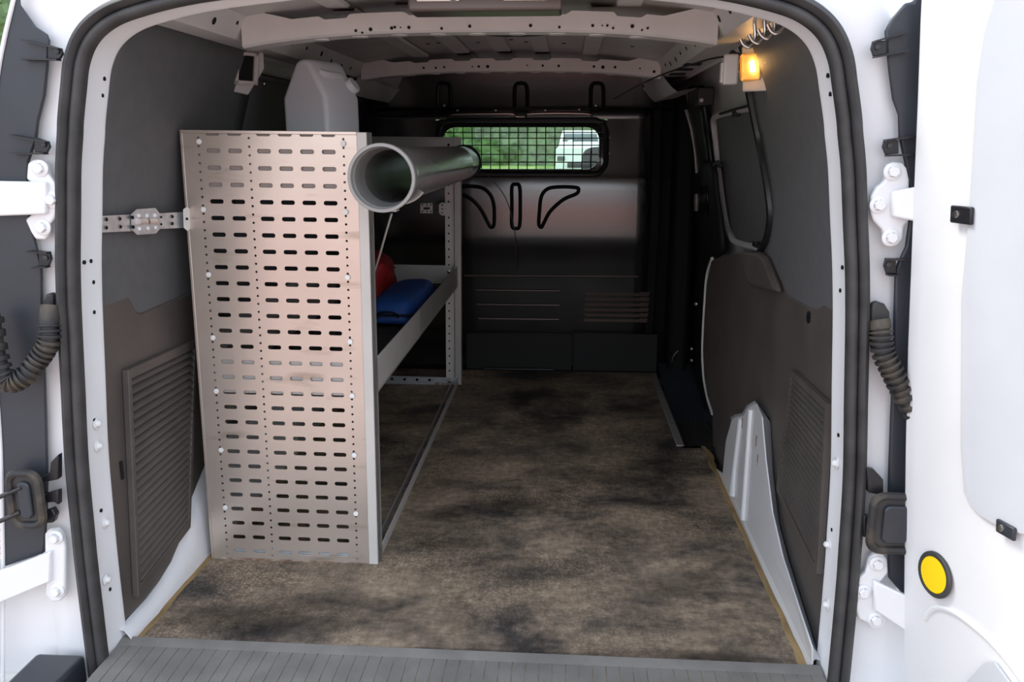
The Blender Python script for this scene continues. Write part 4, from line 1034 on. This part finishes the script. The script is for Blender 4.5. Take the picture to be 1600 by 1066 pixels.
hinge([(76, 830), (82, 822), (95, 822), (103, 832), (108, 850), (108, 925), (100, 935), (86, 936), (77, 925), (77, 905), (86, 880), (76, 860)],
      [(84, 858), (-20, 895), (-20, 945), (84, 905)], [(88, 839), (90, 922)], dl, -.015)
hinge([(1382, 256), (1390, 252), (1405, 253), (1412, 262), (1416, 280), (1416, 345), (1408, 352), (1406, 372), (1398, 383), (1385, 384), (1376, 374), (1374, 358), (1360, 343), (1355, 325), (1357, 305), (1365, 292), (1377, 283), (1380, 270)],
      [(1390, 299), (1436, 288), (1432, 346), (1390, 338)], [(1394, 268), (1372, 320), (1391, 371)], dr, -.018)
hinge([(1354, 868), (1362, 860), (1375, 860), (1382, 870), (1384, 890), (1372, 905), (1374, 935), (1384, 950), (1382, 968), (1373, 978), (1358, 978), (1350, 968), (1338, 962), (1330, 940), (1335, 900), (1348, 890)],
      [(1362, 903), (1409, 920), (1407, 974), (1362, 948)], [(1370, 880), (1348, 924), (1367, 967)], dr, -.015)

# corrugated cable conduits
def conduit(px, Ys, r, lab, ribs=26):
    P = spline([at(x, y, Y=Y) for (x, y), Y in zip(px, Ys)], 14)
    o = empty('cable_conduit', P[0]); o0 = P[0].copy(); tag(o, lab, 'conduit')
    Q = [p-o0 for p in P]; N = len(Q)
    # resample finely so that the corrugation is real geometry
    fine = []
    for a_, b_ in zip(Q, Q[1:]):
        for k in range(4): fine.append(a_.lerp(b_, k/4))
    fine.append(Q[-1]); N = len(fine)
    MB().tube(fine, lambda t: r*(1+.16*(1 if math.sin(t*2*PI*ribs) > 0 else -1)) if t > .16 else r*1.02, 14).build('corrugated_hose', M['dirtyrubber'], o, ang=80)
    return o
cl_ = conduit([(79, 478), (77, 505), (76, 535), (60, 562), (36, 590), (12, 596), (-4, 560), (-14, 490)], [1.336, 1.326, 1.320, 1.316, 1.305, 1.30, 1.30, 1.305], .0155, 'dusty corrugated cable conduit sagging from the left door pillar')
gp = [(75, 480), (75, 468), (80, 458), (88, 455), (90, 460), (90, 500), (84, 505), (75, 500)]
MB().prism([p-cl_.location for p in pts(gp, Y=1.35)], (0, -.016, 0)).build('grommet', M['dirtyrubber'], cl_, bevel=.004)
cr_ = conduit([(1374, 500), (1377, 520), (1380, 550), (1394, 580), (1410, 612), (1432, 650)], [1.336, 1.330, 1.326, 1.322, 1.32, 1.32], .0155, 'black corrugated cable conduit running behind the right door edge', 17)
gp = [(1357, 480), (1359, 471), (1366, 469), (1378, 473), (1386, 486), (1387, 520), (1380, 540), (1358, 545)]
MB().prism([p-cr_.location for p in pts(gp, Y=1.35)], (0, -.014, 0)).build('grommet', M['rubber'], cr_, bevel=.004)

# door check buffers
def check(lab, x0, x1, y0, y1, arms, rods, Y=1.318):
    c = at((x0+x1)/2, (y0+y1)/2, Y=Y); o = empty('door_check', c); tag(o, lab, 'door check')
    a, b = at(x0, y0, Y=Y)-c, at(x1, y1, Y=Y)-c
    P = rrect(a.x+.006, b.x-.006, b.z+.006, a.z-.006, .018)
    MB().tube(P, .0075, 8, closed=True).build('buffer_frame', M['dirtyrubber'], o)
    MB().prism(P, (0, .012, 0)).build('buffer_back', M['rubber'], o)
    P2 = rrect(a.x+.022, b.x-.020, b.z+.020, a.z-.020, .010)
    MB().prism(P2, (0, -.008, 0)).build('buffer_block', M['cover'], o, bevel=.003)
    for A_ in arms:
        MB().prism([p-c for p in pts(A_, Y=1.345)], (0, -.014, 0)).build('check_arm', M['black'], o, bevel=.002)
    for r_ in rods:
        MB().tube([at(x, y, Y=Y-.006)-c for x, y in r_], .004, 8).build('check_rod', M['black'], o)
check('dusty black door check buffer between the left door hinges', 6, 75, 734, 826, [[(70, 742), (84, 735), (86, 718), (98, 706), (98, 745), (72, 750)], [(70, 770), (98, 762), (98, 785), (92, 780), (72, 782)], [(72, 796), (88, 790), (94, 800), (90, 812), (72, 814)]],
      [[(-8, 780), (20, 768), (34, 762)], [(-8, 818), (20, 806), (32, 800)]])
check('dusty black door check buffer low beside the right door', 1361, 1432, 770, 866, [[(1350, 728), (1362, 730), (1376, 745), (1376, 770), (1352, 765)], [(1345, 800), (1362, 805), (1362, 830), (1345, 835)]], [])

# ------------------------------------------------------------------ cab seat and the outdoors
seat = empty('cab_seat', (.26, 4.35, -.3)); tag(seat, 'black cab seat headrest seen through the bulkhead window', 'seat')
def blob(name, c, s, mt, parent, e=3.5):
    bm = bmesh.new(); bmesh.ops.create_cube(bm, size=2.0); bmesh.ops.subdivide_edges(bm, edges=bm.edges, cuts=6, use_grid_fill=True)
    for v in bm.verts:
        x, y, z = v.co; r = (abs(x)**e+abs(y)**e+abs(z)**e)**(1/e); v.co = Vector((x/r*s[0], y/r*s[1], z/r*s[2]))+Vector(c)
    me = bpy.data.meshes.new(name); bm.to_mesh(me); bm.free()
    for q in me.polygons: q.use_smooth = True
    me.materials.append(M[mt]); o = bpy.data.objects.new(name, me); COL.objects.link(o); o.parent = parent; return o
hc = at(932, 252, Y=4.35)
blob('headrest', (hc.x-.26+.03, 0, hc.z+.3-.02), (.105, .055, .09), 'seat', seat)
blob('seat_back', (hc.x-.26+.03, .03, .45), (.24, .07, .42), 'seat', seat)
blob('seat_cushion', (hc.x-.26+.03, .30, .0), (.25, .28, .10), 'seat', seat)

cab = struct('cab_shell', 'dark cab interior beyond the bulkhead')
MB().grid([[Vector((x, y, z)) for x in (XC-.85, XC+.85)] for y, z in ((3.50, 1.34), (4.4, 1.33), (4.9, 1.22))]).build('cab_roof', M['cabdark'], cab, solid=.03)
MB().box(XC-.85, XC+.85, 3.50, 5.4, -.32, -.28).build('cab_floor', M['cabdark'], cab)
MB().box(XC-.80, XC+.80, 5.05, 5.5, -.28, .66).build('dashboard', M['cabdark'], cab, bevel=.08, seg=4)
for s_ in (-1, 1):
    MB().box(XC+s_*.86-.03, XC+s_*.86+.03, 3.50, 5.4, -.30, .62).build('cab_door', M['cabdark'], cab, bevel=.01)
    MB().tube([(XC+s_*.80, 4.85, 1.24), (XC+s_*.86, 5.5, .64)], .04, 10).build('windscreen_pillar', M['cabdark'], cab)

# white van parked beyond the windscreen
vy = 34.0
vn = empty('white_van', (.55, vy, -.62)); tag(vn, 'white van parked on the grass seen through the cab window', 'van')
MB().prism([(-.95, 0, .30), (-.95, 0, 1.30), (-.90, .15, 1.42), (.90, .15, 1.42), (.95, 0, 1.30), (.95, 0, .30)], (0, 4.4, 0)).build('van_body', M['white'], vn, bevel=.08, seg=3)
MB().add([(-.86, .25, 1.40), (.86, .25, 1.40), (.72, .95, 2.05), (-.72, .95, 2.05), (-.86, 4.3, 1.40), (.86, 4.3, 1.40), (.72, 4.2, 2.05), (-.72, 4.2, 2.05)],
         [(0, 1, 2, 3), (0, 3, 7, 4), (1, 5, 6, 2), (4, 7, 6, 5), (3, 2, 6, 7)]).build('van_cabin', M['white'], vn, bevel=.05, seg=3)
MB().add([(-.74, .33, 1.47), (.74, .33, 1.47), (.64, .80, 1.92), (-.64, .80, 1.92)], [(0, 1, 2, 3)]).build('windscreen', M['carglass'], vn, solid=.02)
MB().box(-.5, .5, -.03, .02, .62, .82).build('grille', M['tyre'], vn, bevel=.02)
for s in (-1, 1):
    MB().box(s*.75-.15, s*.75+.15, -.04, .05, .88, 1.06).build('headlamp', M['carglass'], vn, bevel=.03)
    for yy in (.8, 3.5):
        MB().cyl((s*.95, yy, .32), (s*.72, yy, .32), .32, 24).build('wheel', M['tyre'], vn)

def hedge(name, x0, x1, y, zt_, dep, lab, seed, res=.35):
    nx = int((x1-x0)/res); nz = int((zt_+.62)/res)
    rows = []
    for k in range(nz+4):
        r = []
        for i in range(nx+1):
            x = x0+(x1-x0)*i/nx
            if k <= nz: p = Vector((x, y, -.62+(zt_+.62)*k/nz))
            else: p = Vector((x, y+dep*(k-nz)/3, zt_))
            d = noise.noise(p*.7+Vector((seed, 0, 0)))*.9+noise.noise(p*2.3)*.6+noise.noise(p*5.1)*.35
            r.append(p+Vector((0, -d*.6, d*.4 if k >= nz-1 else 0)))
        rows.append(r)
    return rows
rows = hedge('hedge', -24, 14, 62, 5.5, 4, '', 3, .16)
hd_ = MB().grid(rows).build('hedge', M['leaf'], None); tag(hd_, 'tall green hedge beyond the cab window', 'hedge')
# leafy shrub at the left of the van
sp = at(4, 20, Y=7.0)
sbh = empty('shrub', (sp.x-.5, 7.0, -.62)); tag(sbh, 'green leafy shrub at the upper left edge', 'shrub')
m = MB(); 
for i in range(9000):
    u = Vector((random.gauss(0, 1), random.gauss(0, 1), random.gauss(0, 1))).normalized()
    r = random.uniform(.75, 1.0); c = Vector((u.x*.95*r, u.y*.95*r, 1.9+u.z*1.7*r))
    a = Vector((random.uniform(-1, 1), random.uniform(-1, 1), random.uniform(-1, 1))).normalized(); b = a.orthogonal().normalized(); s = random.uniform(.03, .06)
    m.add([c-a*s, c+b*s*.5, c+a*s, c-b*s*.5], [(0, 1, 2, 3)])
blob('leaf_mass', (0, 0, 1.9), (.8, .8, 1.5), 'leaf', sbh, 2.2)
fo = m.build('foliage', M['leaf'], sbh, smooth=False); fo['kind'] = 'stuff'
MB().tube([(0, 0, 0), (.05, 0, .8), (0, .05, 1.9)], lambda t: .07*(1-.5*t), 8).build('stem', M['dirtyrubber'], sbh)
